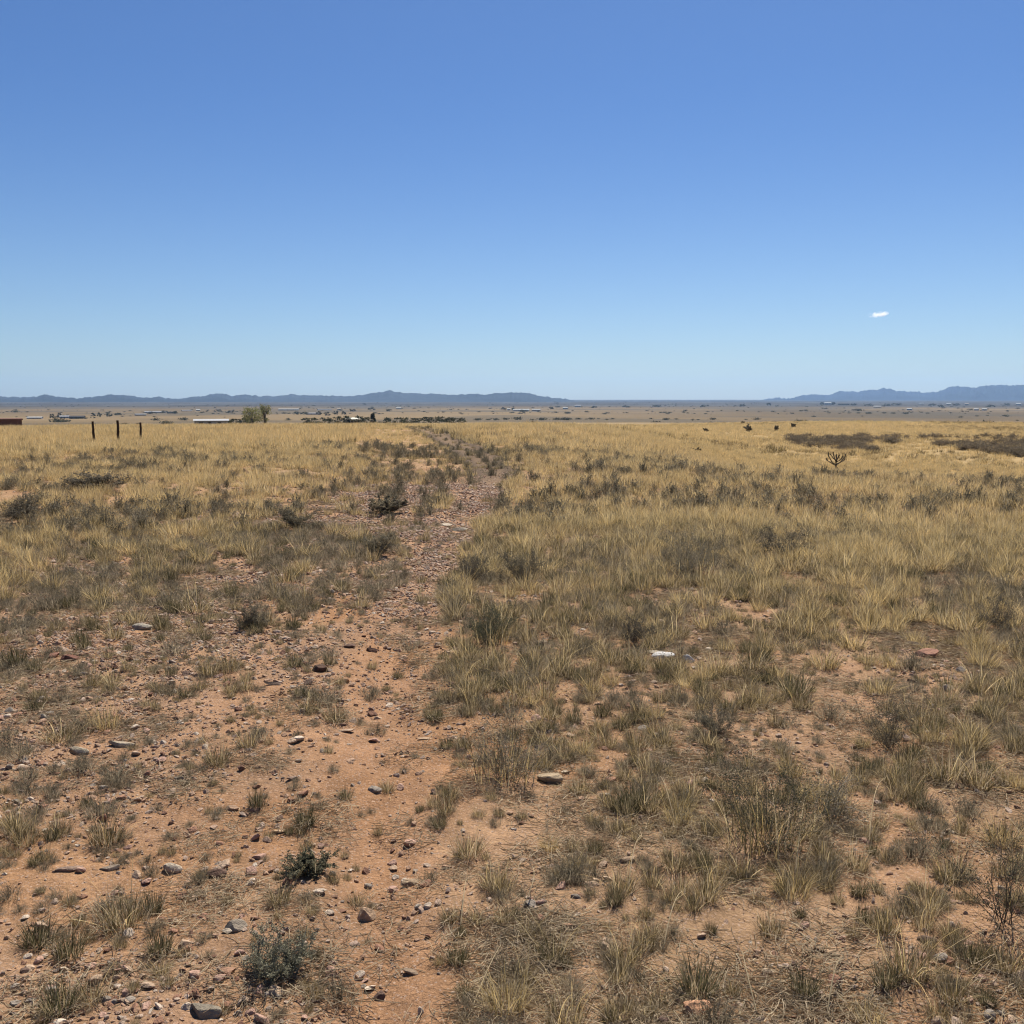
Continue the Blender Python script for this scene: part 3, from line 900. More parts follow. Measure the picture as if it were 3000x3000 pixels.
# shrubs with twigs and leaves ----------------------------------------
def shrub(px, py, w, h, label, phrase=None, pal=SHRUB_PAL, leafpal=GREYLEAF, seed=0, nleaf=3, straw=0, name='desert_shrub'):
    p = at(px, py)
    d = float(project(*p)[2])
    W, Hh = w * K / F * d, h * K / F * d
    rng = np.random.default_rng(seed + int(px))
    root = bpy.data.objects.new(name, None)
    COL.objects.link(root)
    root.location = p
    root.empty_display_size = .1
    wide = max(1.0, W / (Hh * 1.5))
    tw, lf = twiggy(rng, Hh * 1.15, 1.05, 15, max(.0016, d * .00022), pal, leafpal, nleaf * 3, max(.0032, d * .00055))
    sc_ = (wide, wide, 1)
    link('twigs', tw.mesh('twigs', M_twig), root, scale=sc_)
    if lf.n:
        link('leaves', lf.mesh('leaves', M_leaf), root, scale=sc_)
    if straw:
        g = Geo()
        blades(g, rng, straw, Hh * 1.0, W * .3, .4, .7, max(.003, d * .0007), STRAW + OLIVE, .4, 4)
        link('dry_grass_blades', g.mesh('dry_grass_blades', M_grass), root)
    tag(root, label, 'shrub', 'low desert shrubs')
    HAND.append((p[0], p[1], W * .42))
    if phrase:
        LAND.append((px, py, phrase))
    return root

shrub(1440, 1600, 230, 165, 'big shaggy bush mixed with straw blades, black shade at its foot', 'the big shaggy bush', SHRUB_PAL, DARKLEAF, 1, 3, 170)
shrub(950, 1468, 200, 118, 'wide grey twiggy bush beside the sandy track, behind a pale topped rock', 'the wide grey twiggy bush', SHRUB_PAL, GREYLEAF, 2, 2, 120)
shrub(580, 1648, 92, 42, 'dark green leafy low bush on gravel at the left edge of the sand', 'the dark leafy low bush', SHRUB_PAL, [((.11, .108, .07), 3), ((.16, .145, .095), 3)], 3, 3, 60)
shrub(530, 1840, 120, 80, 'pale grey blue wispy bush on gravel near the bottom left', 'the pale wispy bush', [((.27, .25, .21), 3), ((.2, .18, .15), 2)], [((.25, .235, .165), 3), ((.18, .175, .12), 2)], 4, 4)
shrub(925, 1216, 112, 78, 'dark rounded leafy bush right of the track, mid distance', 'the dark rounded bush', SHRUB_PAL, DARKLEAF, 5, 5, 60)
shrub(1890, 1740, 150, 190, 'dark bare twiggy bush at the right edge on red soil', 'the dark right edge bush', [((.11, .085, .065), 3), ((.16, .12, .09), 2)], DARKLEAF, 6, 1)
shrub(1680, 1415, 84, 100, 'upright grey twig bush on the right, behind bare red soil', 'the upright grey twig bush', SHRUB_PAL, GREYLEAF, 7, 2)
shrub(1560, 1545, 150, 90, 'thin grey bush tangled with pale straws, right of the shaggy bush', 'the thin tangled bush', [((.27, .235, .185), 3), ((.2, .17, .13), 2)], GREYLEAF, 8, 1, 60)
shrub(1882, 1186, 74, 56, 'dark blue grey bush in straw at the right edge, mid distance', 'the blue grey bush', SHRUB_PAL, SMOKE, 9, 2)
shrub(40, 985, 120, 46, 'dark grey bush in yellow grass at the left edge', 'the dark left edge bush', SHRUB_PAL, SMOKE, 10, 2)
shrub(180, 925, 150, 36, 'wide dark grey bush in yellow grass under the fence posts', 'the wide bush under posts', SHRUB_PAL, SMOKE, 11, 2)
shrub(1475, 1050, 100, 50, 'dark grey bush standing in straw right of centre', 'the dark bush in straw', SHRUB_PAL, SMOKE, 12, 2)
shrub(1300, 1090, 150, 74, 'wide grey brown bush with straw around it, right of the track', 'the wide grey brown bush', SHRUB_PAL, GREYLEAF, 13, 3, 60)
shrub(715, 1050, 74, 40, 'low grey bush just left of the gravelly track bend', 'the low grey bush by bend', SHRUB_PAL, GREYLEAF, 14, 4)
shrub(890, 1100, 64, 52, 'small dark bush at the right border of the track, mid distance', 'the small dark border bush', SHRUB_PAL, SMOKE, 15, 2)
shrub(985, 1100, 70, 60, 'grey bush right of a small dark bush beside the track', None, SHRUB_PAL, GREYLEAF, 16, 4)
shrub(1200, 1215, 60, 50, 'grey bush hiding the back of the white speckled rock', None, SHRUB_PAL, SMOKE, 17, 2)
shrub(730, 968, 80, 26, 'grey bush left of the far track where the gravel ends', 'the grey bush at gravel end', SHRUB_PAL, GREYLEAF, 18, 4)
shrub(560, 1000, 80, 40, 'grey bush in thinning yellow grass left of the track', None, SHRUB_PAL, GREYLEAF, 19, 4)
shrub(480, 1190, 70, 46, 'grey green bush on gravel left of the track', 'the grey green gravel bush', SHRUB_PAL, GREYLEAF, 20, 4)
shrub(1350, 1385, 70, 60, 'thin grey bush on red soil above the shaggy bush', None, SHRUB_PAL, GREYLEAF, 21, 2)

# ------------------------------------------------------------------ stones placed one by one
NST = [0]
def stone(px, py, w, asp, tint, label, phrase=None, hgt=.5, rotz=None, name='stone', var=None):
    p = at(px, py)
    d = float(project(*p)[2])
    W = w * K / F * d
    i = NST[0]; NST[0] += 1
    o = bpy.data.objects.new(name, STONES[(i if var is None else var) % len(STONES)])
    COL.objects.link(o)
    o.location = (p[0], p[1], p[2] + W * hgt * .2)
    o.rotation_euler = (random.Random(i).uniform(-.2, .2), random.Random(i + 9).uniform(-.2, .2), rotz if rotz is not None else random.Random(i + 5).uniform(-.5, .5))
    o.scale = (W * 1.2, W * min(1.0, asp * 1.25), W * hgt * 1.9)
    if tint:
        o['tint'] = (tint[0] * .82, tint[1] * .71, tint[2] * .58, 1.0)
    else:
        o['tint'] = (0., 0., 0., 0.)
    tag(o, label, 'stone', 'stones lying on the soil')
    dl = hypot(p[0], p[1])
    HAND.append((p[0], p[1], W * .6))
    HAND.append((p[0] * (1 - .09 / dl), p[1] * (1 - .09 / dl), max(W * .55, .05)))
    if phrase:
        LAND.append((px, py, phrase))
    return o

WHITE, TAN, GREYS, PINK, DKR, ORNG = (.66, .62, .56), (.50, .38, .27), (.33, .31, .285), (.46, .31, .235), (.15, .10, .085), (.55, .29, .17)
stone(1250, 1239, 40, .7, (.64, .71, .82), 'largest white speckled rock lying in grass right of centre', 'the white speckled rock', .35)
stone(1298, 1248, 32, .8, (.62, .69, .80), 'white speckled rock piece half hidden behind grass, beside a larger one', None, .55)
stone(1236, 1232, 30, .6, (.68, .66, .6), 'flat white rock chip at the left end of white rocks', None, .25)
stone(1036, 1474, 48, .7, (.46, .40, .31), 'pale topped tan rock with a black shaded front, below grey twigs', 'the pale topped rock', .6)
stone(1066, 1458, 18, .7, WHITE, 'small white stone just right of the pale topped rock')
stone(1312, 1910, 56, .8, (.62, .39, .27), 'striped orange pink rock at the bottom edge, right of centre', 'the striped orange rock', .6)
stone(445, 1752, 38, .8, GREYS, 'grey rock with a white face on the lower left gravel', 'the white faced grey rock', .6)
stone(430, 1758, 20, .8, WHITE, 'white chip leaning on the left of a grey rock, lower left')
stone(326, 1643, 34, .8, WHITE, 'round white stone on the left gravel', 'the round white stone', .7)
stone(386, 1914, 62, .8, (.27, .26, .235), 'big grey green rounded rock at the bottom edge, left', 'the big rounded grey rock', .6)
stone(773, 1669, 34, .7, (.40, .33, .26), 'squat tan grey rock lying on the smooth sand', 'the squat rock on sand', .55)
stone(690, 1733, 40, .8, (.50, .39, .30), 'pale wedge shaped stone with black shade on the sandy track', 'the pale wedge stone', .7)
stone(1186, 1624, 32, .5, (.48, .38, .30), 'thin flat slab with a black underside on the right', 'the thin dark slab', .45)
stone(774, 1836, 30, .6, (.34, .28, .23), 'flat grey stone with a dark slot, low on the sand', 'the flat slotted stone', .45)
stone(526, 1570, 30, .5, (.62, .50, .38), 'pale elongated flat stone left of the dark spiky tuft', 'the pale elongated stone', .3, .5)
stone(480, 1530, 26, .5, (.42, .29, .22), 'flat brown stone beneath the upright fine tipped tuft', None, .4)
stone(437, 1527, 26, .5, (.44, .33, .26), 'flat stone left of a brown one near the upright tuft', None, .4)
stone(410, 1652, 36, .7, DKR, 'dark brown rock on gravel right of the round white stone', 'the dark brown rock', .55)
stone(130, 1642, 42, .6, (.34, .27, .24), 'flat purplish grey rock on gravel at the left', 'the flat purplish rock', .3)
stone(206, 1640, 34, .7, (.35, .31, .28), 'flat grey stone between purplish rock and round white stone', None, .35)
stone(268, 1186, 34, .6, (.40, .40, .385), 'pale blue grey rock among grass on the left', 'the blue grey rock', .5)
stone(130, 1246, 42, .7, (.20, .10, .08), 'dark reddish rubble rock near the left edge', 'the reddish rubble rock', .35)
stone(100, 1240, 28, .7, (.33, .19, .15), 'pinkish rock leaning on dark reddish rubble at the left')
stone(1018, 1215, 30, .6, (.56, .47, .37), 'pale flat rock right of the dark rounded bush', 'the pale flat rock', .4)
stone(1338, 1226, 20, .6, WHITE, 'small white stone right of the white speckled rock')
stone(1788, 1301, 22, .8, (.66, .60, .52), 'small cream white stone on rubble at the right', 'the cream white stone', .7)
stone(840, 992, 26, .6, (.58, .55, .50), 'white flat slab lying on the gravel of the track bend', 'the white slab on bend', .25)
stone(868, 1002, 32, .6, (.30, .29, .27), 'grey flat slab beside a white slab on the track bend', None, .35)
stone(1082, 1088, 34, .6, (.50, .37, .26), 'tan rock by bare soil right of the small dark bush', 'the tan rock by soil', .5)
stone(1072, 1752, 28, .8, (.46, .33, .25), 'tan round pebble with black shade on straw litter', 'the tan round pebble', .7)
stone(970, 1782, 22, .6, WHITE, 'tiny white chip right of the dark tuft edging sand')
stone(712, 1356, 20, .5, (.58, .46, .36), 'thin pale stone beside the grey mid track tuft', None, .3)
stone(655, 1380, 34, .5, (.52, .42, .34), 'long pale flat stone left of the small grey track tuft', None, .25, .1)
stone(800, 1395, 26, .5, (.54, .42, .32), 'pale flat chip at the right edge of the sand, above centre', None, .25)
stone(660, 1222, 26, .7, DKR, 'dark round rock at the top of the smooth sand', 'the dark round rock', .6)
stone(700, 1230, 22, .7, (.12, .07, .055), 'second dark rock right of the dark round rock, by gravel', None, .6)
stone(602, 1265, 26, .6, (.13, .085, .07), 'dark rock on gravel above the left border of the sand', None, .6)
stone(515, 1292, 30, .5, (.13, .10, .09), 'dark flat slab right of the tall grey footed tuft', None, .3)
stone(150, 1420, 44, .6, (.40, .38, .33), 'pale grey lichen rock under the low wide trailing tuft', 'the pale lichen rock', .4)
stone(228, 1408, 46, .6, (.43, .40, .35), 'pale grey rock half sunk, right of the pale lichen rock', None, .4)
stone(1060, 1665, 14, .8, PINK, 'tiny pink pebble on soil left of the tuft with pale stalk')
stone(545, 1798, 30, .7, (.52, .42, .34), 'cream stone behind the pale wispy bush')
stone(430, 1835, 34, .7, (.45, .30, .23), 'pinkish stone on gravel left of the pale wispy bush')
stone(845, 1637, 24, .5, (.52, .38, .30), 'pale pink flat stone by the arching tuft over sand', None, .35)
stone(1560, 1795, 50, .6, (.42, .33, .25), 'pale tan rock chips on open soil in the lower right', None, .3)
stone(1450, 1835, 30, .6, (.58, .50, .42), 'pale stone on orange soil below open chips, lower right', None, .35)
stone(1745, 1236, 44, .6, (.42, .25, .20), 'largest pinkish rock in the rubble patch at the right', 'the pinkish rubble patch', .35)
stone(1725, 1216, 30, .6, (.14, .12, .115), 'dark flat rock at the back of the pinkish rubble', None, .3)

# ------------------------------------------------------------------ scatter plants and pebbles
rng = np.random.default_rng(77)
hx = np.array([h[0] for h in HAND]); hy = np.array([h[1] for h in HAND]); hr = np.array([h[2] for h in HAND])
def clear_of_hand(x, y, f=1.0):
    ok = np.ones(len(x), bool)
    for a, b, r in zip(hx, hy, hr):
        ok &= (x - a) ** 2 + (y - b) ** 2 > (r * f) ** 2
    return ok

PL = {'x': [], 'y': [], 'kind': [], 's': []}
def put(x, y, kind, s):
    PL['x'].append(x); PL['y'].append(y); PL['kind'] += [kind] * len(x); PL['s'].append(s)

def clump(x, y, f, seed, lo=.3, hi=.65):
    return sstep(lo, hi, fbm(x * f, y * f, seed, 3))

# near, 1.6 - 13 m
x, y = candidates(rng, 1.6, 13, 300)
f = field(x, y)
u = rng.uniform(0, 1, len(x))
d = np.hypot(x, y)
cl = (.10 + 1.5 * clump(x, y, 1.5, 101, .36, .62)) * (1 - .3 * sstep(.1, -.3, x - np.interp(y, TRK[:, 1], TRK[:, 0])))
cl2 = .12 + 1.45 * clump(x, y, 1.1, 111, .36, .62)
px_, py_, _ = project(x, y, 0 * x)
thin = 1 - .38 * sstep(1010, 1090, py_) * sstep(1560, 1400, py_) * sstep(840, 960, px_)      # the photograph shows bare soil between the tufts here
pO = f[:, 1] * .44 * thin * cl * (1 + .45 * sstep(-.1, .3, x - np.interp(y, TRK[:, 1], TRK[:, 0])))
pG = f[:, 2] * .34 * thin * cl2
pY = f[:, 0] * .22 * thin * (.4 + clump(x, y, .8, 121))
ok = clear_of_hand(x, y)
td, tw = track_dist(x, y)
gro = .64 + .6 * sstep(2, 10, d)
sel = ok & (u < pO)
k = np.where(rng.uniform(0, 1, len(x)) < np.where(x < td * 0 + np.interp(y, TRK[:, 1], TRK[:, 0]), .45, .22), 0, 1)
for kk, nm in ((0, 'green'), (1, 'olive')):
    q = sel & (k == kk)
    put(x[q], y[q], nm, gro[q] * np.minimum(rng.lognormal(-.1, .34, q.sum()), 1.35))
q = ok & (u >= pO) & (u < pO + pG)
put(x[q], y[q], 'grey', gro[q] * np.minimum(rng.lognormal(-.1, .36, q.sum()), 1.4))
q = ok & (u >= pO + pG) & (u < pO + pG + pY)
put(x[q], y[q], 'straw', gro[q] * np.minimum(rng.lognormal(-.12, .28, q.sum()), 1.3))
# tiny seedlings and stubble between the stones
x, y = candidates(rng, 1.6, 13, 260)
f = field(x, y); u = rng.uniform(0, 1, len(x)); ok = clear_of_hand(x, y)
pT = (.30 * f[:, 4] + .25 * f[:, 1] + .25 * f[:, 2]) * (.25 + 1.1 * clump(x, y, 1.2, 127))
for a, b, nm in ((0 * pT, pT * .62, 'grey'), (pT * .62, pT, 'olive')):
    q = ok & (u >= a) & (u < b)
    put(x[q], y[q], nm, rng.uniform(.22, .5, q.sum()))
# middle, 11.5 - 34 m
x, y = candidates(rng, 11.5, 34, 34)
f = field(x, y); u = rng.uniform(0, 1, len(x)); ok = clear_of_hand(x, y); d = np.hypot(x, y)
fade = sstep(11.5, 14, d)
pY = f[:, 0] * .62 * (.35 + .85 * clump(x, y, .45, 131)) * fade
pO = f[:, 1] * .46 * (.35 + clump(x, y, .6, 141)) * fade
pG = f[:, 2] * .52 * (.2 + 1.6 * clump(x, y, .4, 151, .42, .7)) * fade
for a, b, nm in ((0 * pY, pY, 'yellow_mid'), (pY, pY + pO, 'olive_mid'), (pY + pO, pY + pO + pG, 'grey_mid')):
    q = ok & (u >= a) & (u < b)
    put(x[q], y[q], nm, np.minimum(rng.lognormal(-.1, .3, q.sum()), 1.35))
# low dark growth along the edges of the far track
x, y = candidates(rng, 21, 80, 60, 14)
td, tw = track_dist(x, y); u = rng.uniform(0, 1, len(x)); e = np.abs(td) / tw
q = (u < .16 * np.exp(-((e - .95) / .22) ** 2) + .03 * (e < .4))
q2 = q & (rng.uniform(0, 1, len(x)) < .5)
put(x[q & ~q2], y[q & ~q2], 'olive_mid', rng.uniform(.5, .95, (q & ~q2).sum()))
put(x[q2], y[q2], 'grey_mid', rng.uniform(.45, .85, q2.sum()))
# far, 30 - 95 m
x, y = candidates(rng, 31, 95, 15)
f = field(x, y); u = rng.uniform(0, 1, len(x)); d = np.hypot(x, y)
pY = f[:, 0] * .62 * (.5 + .7 * clump(x, y, .2, 161))
pG = f[:, 2] * .42 * clump(x, y, .2, 171, .48, .66)
pO = f[:, 1] * .6 * clump(x, y, .3, 181)
for a, b, nm in ((0 * pY, pY, 'yellow_far'), (pY, pY + pO, 'olive_far'), (pY + pO, pY + pO + pG, 'grey_far')):
    q = (u >= a) & (u < b)
    put(x[q], y[q], nm, np.minimum(rng.lognormal(-.1, .25, q.sum()), 1.35))
# the far bank beyond the hollow on the right
x, y = candidates(rng, 90, 300, 1.5)
u = rng.uniform(0, 1, len(x)); d = np.hypot(x, y); az = np.degrees(np.arctan2(x, y))
pY = .8 * (.35 + .8 * clump(x, y, .06, 191)) * sstep(-2, 6, az)
pG = .5 * clump(x, y, .05, 195, .45, .65) * sstep(0, 8, az)
for a, b, nm, s in ((0 * pY, pY, 'yellow_far', 1.5), (pY, pY + pG, 'olive_far', 1.7)):
    q = (u >= a) & (u < b)
    put(x[q], y[q], nm, s * rng.lognormal(-.1, .25, q.sum()))

X, Y, S = np.concatenate(PL['x']), np.concatenate(PL['y']), np.concatenate(PL['s'])
KD = np.array(PL['kind'])
td, tw = track_dist(X, Y)
low = (np.hypot(X, Y) > 20) & (td / tw > -4.5) & (td / tw < .2) & (Y < 80)      # grazed short beside the track
S = np.where(low & np.isin(KD, ['yellow_mid', 'yellow_far', 'olive_far', 'grey_far']), S * .50, S)
Z = Hgt(X, Y)
PX, PY, DEP = project(X, Y, Z)

# the 300 tufts that show largest are things of their own
size_px = np.array([NAT.get(k, .3) for k in KD]) * S / DEP * F / K
inside = (PX > -10) & (PX < 1942) & (PY < 1990) & (DEP < 12)
score = np.where(inside, size_px, -1)
order = np.argsort(-score)
own = order[:300 - len(TUFTS)]
for i in own:
    TUFTS.append(dict(p=(float(X[i]), float(Y[i]), float(Z[i])), px=float(PX[i]), py=float(PY[i]), width=NAT[KD[i]] * S[i], kind=KD[i], label=None, stretch=1.0))
rest = np.ones(len(X), bool)
rest[own] = False

# ------------------------------------------------------------------ labels for neighbours of landmarks
USED = set()
def where_label(head, px, py, used=USED):
    c = sorted(LAND, key=lambda q: (q[0] - px) ** 2 + ((q[1] - py) * 1.3) ** 2)
    for rank in range(8):
        lx, ly, ph = c[rank]
        dx, dy = px - lx, (py - ly) * 1.2
        if abs(dx) + abs(dy) < 6:
            continue
        a = math.degrees(math.atan2(-dy, dx)) % 360
        w = ['right of', 'behind and right of', 'behind', 'behind and left of', 'left of', 'in front and left of', 'in front of', 'in front and right of'][int((a + 22.5) // 45) % 8]
        for pre in ('', 'second ', 'third '):
            s = '%s%s %s %s' % (pre, head, w, ph)
            if s not in used and len(s.split()) <= 16:
                used.add(s)
                return s
    return '%s near %s' % (head, c[0][2])
for t in TUFTS:
    if t['label']: USED.add(t['label'])

KIND_WORD = {'green': 'green bristly grass tuft', 'olive': 'olive grass tuft', 'grey': 'grey dry grass tuft', 'straw': 'straw grass tuft', 'olive_mid': 'olive grass tuft', 'yellow_mid': 'straw grass tuft', 'grey_mid': 'grey dry grass tuft'}
trng = np.random.default_rng(5)
for t in TUFTS:
    kd = t['kind']
    me = SRC[kd][int(trng.integers(len(SRC[kd])))]
    s = t['width'] / NAT[kd]
    o = link('grass_tuft', me, None, t['p'], (0, 0, float(trng.uniform(0, 6.28))), (s, s, s * t['stretch']))
    lab = t['label']
    if not lab:
        wpx = t['width'] / float(project(*t['p'])[2]) * F / K
        big = 'large ' if wpx > 75 else ('small ' if wpx < 45 else '')
        lab = where_label(big + KIND_WORD[kd], t['px'], t['py'])
    tag(o, lab, 'grass tuft', 'bunch grass tufts on the soil')

# long pale stalks arching out of some tufts
def stalk(px, py, ex, ey, up, seed, label):
    p = np.array(at(px, py)); e = np.array(at(ex, ey))
    r = np.random.default_rng(seed)
    m = (p + e) / 2 + np.array((r.normal(0, .02), r.normal(0, .02), up))
    e = e + np.array((0, 0, up * .55))
    pts = [(1 - t) ** 2 * p + 2 * t * (1 - t) * m + t * t * e for t in np.linspace(0, 1, 14)]
    pts = [q - p for q in pts]
    g = Geo()
    tube(g, pts, np.linspace(.0022, .0008, 14), (.58, .47, .30), 4)
    blades(g, r, 4, .05, .004, .9, .8, .0022, LITT, base=tuple(pts[-1][:2]), zlift=pts[-1][2])
    o = link('dry_stalk', g.mesh('dry_stalk', M_grass, True), None, tuple(p))
    tag(o, label, 'dry stalk', 'long pale dry grass stalks')
stalk(882, 1925, 945, 1800, .05, 1, 'long pale stalk arching over the sand edge from the bottom')
stalk(868, 1760, 880, 1690, .10, 2, 'pale upright stalk in the row of three tufts')
stalk(980, 1725, 1004, 1665, .10, 3, 'pale stalk right of the row of three tufts')
stalk(1185, 1690, 1210, 1610, .12, 4, 'tall pale stalk right of the thin dark slab')
stalk(1275, 1560, 1245, 1500, .14, 5, 'pale bent stalk on the left of the big shaggy bush')
stalk(1470, 1640, 1440, 1510, .20, 6, 'longest pale stalk rising through the big shaggy bush')
stalk(1500, 1660, 1520, 1540, .16, 7, 'pale forked stalk right of the big shaggy bush foot')
stalk(1640, 1600, 1665, 1510, .16, 8, 'pale stalk leaning right behind the thin tangled bush')
stalk(1960, 1640, 1890, 1560, .10, 9, 'pale slanting stalk crossing the dark right edge bush')
stalk(1430, 1920, 1400, 1830, .10, 10, 'pale stalk leaning left near the bottom, by striped rock')
stalk(1250, 1800, 1290, 1720, .12, 11, 'pale stalk leaning right above the dense black footed bunch')
stalk(1560, 1920, 1590, 1840, .10, 12, 'pale stalk on open soil at the bottom right')

# the rest of the grass in one object
KL = list(SRC_KINDS)
MESHES, START = [], {}
for k in KL:
    if k == 'litter':
        continue
    START[k] = len(MESHES)
    MESHES += SRC[k]
st = np.array([START[k] for k in KD]); nv = np.array([SRC_KINDS[k] for k in KD])
vi = st + rng.integers(0, 1 << 20, len(X)) % nv
rot = np.stack((rng.normal(0, .05, len(X)), rng.normal(0, .05, len(X)), rng.uniform(0, 6.28, len(X))), 1)
sz = np.stack((S, S, S * rng.uniform(.8, 1.2, len(X))), 1)
go = gn_scatter('grass', MESHES, np.stack((X, Y, Z), 1)[rest], vi[rest], rot[rest], sz[rest])
tag(go, 'dry yellow and olive grass covering the plain', 'grass', kind='stuff')

# straw litter lying between the tufts
x, y = candidates(rng, 1.6, 16, 75)
f = field(x, y); u = rng.uniform(0, 1, len(x))
q = (u < (f[:, 3] * .9 + .08 * f[:, 1]) * (.3 + 1.1 * clump(x, y, 1.4, 201))) 
x, y = x[q], y[q]
n = len(x)
lo = gn_scatter('dry_litter', SRC['litter'], np.stack((x, y, Hgt(x, y) + .001), 1), rng.integers(0, 4, n), np.stack((np.zeros(n), np.zeros(n), rng.uniform(0, 6.28, n)), 1), np.repeat(rng.uniform(.6, 1.4, (n, 1)), 3, 1))
tag(lo, 'fallen straw and dead twigs littering the soil', 'litter', kind='stuff')

# pebbles
x, y = candidates(rng, 1.6, 19, 4500)
xb, yb = candidates(rng, 19, 34, 1100)
x, y = np.concatenate((x, xb)), np.concatenate((y, yb))
f = field(x, y); u = rng.uniform(0, 1, len(x)); d = np.hypot(x, y)
td, tw = track_dist(x, y)
pS = np.clip(f[:, 4] * (.28 + .95 * clump(x, y, 1.3, 211, .32, .68)) + .02, 0, 1) * .80 * (1 - .45 * sstep(9, 20, d)) * (1 - .95 * sstep(19, 33, d))
q = (u < pS) & clear_of_hand(x, y, .9)
x, y = x[q], y[q]
n = len(x)
s = .0125 * rng.lognormal(0, .56, n) * (1 + .9 * sstep(4, 16, np.hypot(x, y)))
s = np.minimum(s, .06)
z = Hgt(x, y)
px, py, dep = project(x, y, z)
scr = np.where((px > 0) & (px < 1932) & (py < 1932), s / dep, -1)
big = np.argsort(-scr)[:300 - NST[0]]
for i in big:
    o = bpy.data.objects.new('stone', STONES[int(rng.integers(len(STONES)))])
    COL.objects.link(o)
    o.location = (float(x[i]), float(y[i]), float(z[i] + s[i] * .08))
    o.rotation_euler = (float(rng.normal(0, .35)), float(rng.normal(0, .35)), float(rng.uniform(0, 6.28)))
    o.scale = (float(s[i]),) * 3
    cw, cv = [('brown', (.30, .16, .10)), ('pinkish', (.42, .26, .19)), ('tan', (.44, .31, .21)), ('grey', (.27, .225, .18)), ('pale', (.55, .44, .335)), ('dark', (.15, .095, .07))][int(rng.choice(6, p=[.2, .25, .2, .12, .13, .1]))]
    o['tint'] = cv + (1.0,)
    sw = s[i] / dep[i] * F / K
    tag(o, where_label(('larger ' if sw > 26 else 'small ') + cw + ' stone', float(px[i]), float(py[i])), 'stone', 'stones lying on the soil')
m = np.ones(n, bool); m[big] = False
gv = gn_scatter('gravel', STONES, np.stack((x, y, z + s * .06), 1)[m], rng.integers(0, len(STONES), m.sum()),
                np.stack((rng.normal(0, .35, n), rng.normal(0, .35, n), rng.uniform(0, 6.28, n)), 1)[m],
                (s[:, None] * rng.uniform(.75, 1.3, (n, 3)))[m])
tag(gv, 'reddish and tan pebbles strewn over the soil', 'gravel', kind='stuff')

# brush in the hollow on the right, reading as one dark mass
BR = []
for i in range(3):
    r = np.random.default_rng(900 + i)
    tw, lf = twiggy(r, 1.0, 1.0, 9, .02, [((.22, .175, .135), 3), ((.28, .23, .17), 2)], [((.22, .18, .12), 3), ((.28, .22, .14), 2), ((.15, .125, .09), 2)], 3, .03)
    BR.append(joined_mesh('brush_bush', tw, lf))
bx, by, bs = [], [], []
r = np.random.default_rng(33)
for k in range(1500):
    t = r.uniform(0, 1)
    pxx = 1480 + 560 * t ** .8
    pyy = 832 + 22 * (pxx - 1480) / 450 + r.normal(0, 4 + 12 * (pxx - 1480) / 500)
    p = at(pxx, min(max(pyy, 826), 872))
    if p is None or p[1] < 70:
        continue
    if vnoise(p[0] * .16, p[1] * .08, 7) < .41:
        continue
    bx.append(p[0]); by.append(p[1]); bs.append(r.uniform(.2, .95))
bx, by, bs = np.array(bx), np.array(by), np.array(bs)
n = len(bx)
bo = gn_scatter('brush', BR, np.stack((bx, by, Hgt(bx, by)), 1), r.integers(0, 3, n), np.stack((np.zeros(n), np.zeros(n), r.uniform(0, 6.28, n)), 1), np.repeat(bs[:, None], 3, 1) * np.array((1.5, 1.5, .8)))
tag(bo, 'dark bare brush filling the hollow on the right', 'brush', kind='stuff')

# scrub dotting the valley floor far off
SCR = []
for i in range(3):
    r = np.random.default_rng(940 + i)
    g = Geo()
    P = r.normal(0, 1, (140, 3)) * np.array((.9, .9, .32)) + np.array((0, 0, .6))
    P[:, 2] = np.abs(P[:, 2])
    leaves(g, r, P, .32, MIDTREE)
    SCR.append(g.mesh('scrub_bush', M_leaf))
r = np.random.default_rng(61)
n = 9000
d = np.exp(r.uniform(math.log(700), math.log(6500), n)); a = r.uniform(-R(33), R(33), n)
x, y = d * np.sin(a), d * np.cos(a)
q = r.uniform(0, 1, n) < sstep(.42, .66, fbm(x * .0012, y * .006, 67, 4)) * .34
x, y, d = x[q], y[q], d[q]
n = len(x)
so_ = gn_scatter('valley_scrub', SCR, np.stack((x, y, Hgt(x, y)), 1), r.integers(0, 3, n), np.stack((np.zeros(n), np.zeros(n), r.uniform(0, 6.28, n)), 1), r.lognormal(.1, .45, (n, 1)) * np.array((1.15, 1.15, 1)))
tag(so_, 'dark scrub dotting the flat valley floor far away', 'scrub', kind='stuff')

# single dark bushes out on the right of the plain
def plain_bush(px, py, h, w, label, dist=None):
    p = far_at(px, dist) if dist else at(px, py)
    d = float(project(*p)[2])
    hh = h * .62 * K / F * d
    r = np.random.default_rng(int(px))
    root = bpy.data.objects.new('desert_shrub', None)
    COL.objects.link(root); root.location = p
    tw, lf = twiggy(r, hh * 1.2, .8, 9, max(.006, d * .00022), SHRUB_PAL, GREYLEAF, 5, max(.02, d * .0007))
    sx = w / h
    link('twigs', tw.mesh('twigs', M_twig), root, scale=(sx, sx, 1))
    link('leaves', lf.mesh('leaves', M_leaf), root, scale=(sx, sx, 1))
    tag(root, label, 'shrub', 'dark bushes dotting the plain')
plain_bush(1304, 791, 9, 10, 'left one of two dark bushes on the grass skyline right of centre', 75)
plain_bush(1320, 791, 9, 10, 'right one of two dark bushes on the grass skyline right of centre', 78)
plain_bush(1332, 815, 9, 9, 'small brown bush below two skyline bushes right of centre')
plain_bush(1402, 801, 7, 8, 'small dark bush up left of a taller leaning bush on the plain')
plain_bush(1414, 815, 17, 16, 'tallest dark leaning bush on the plain right of centre')
plain_bush(1464, 815, 14, 8, 'slim dark upright bush on the plain, right of the leaning bush')
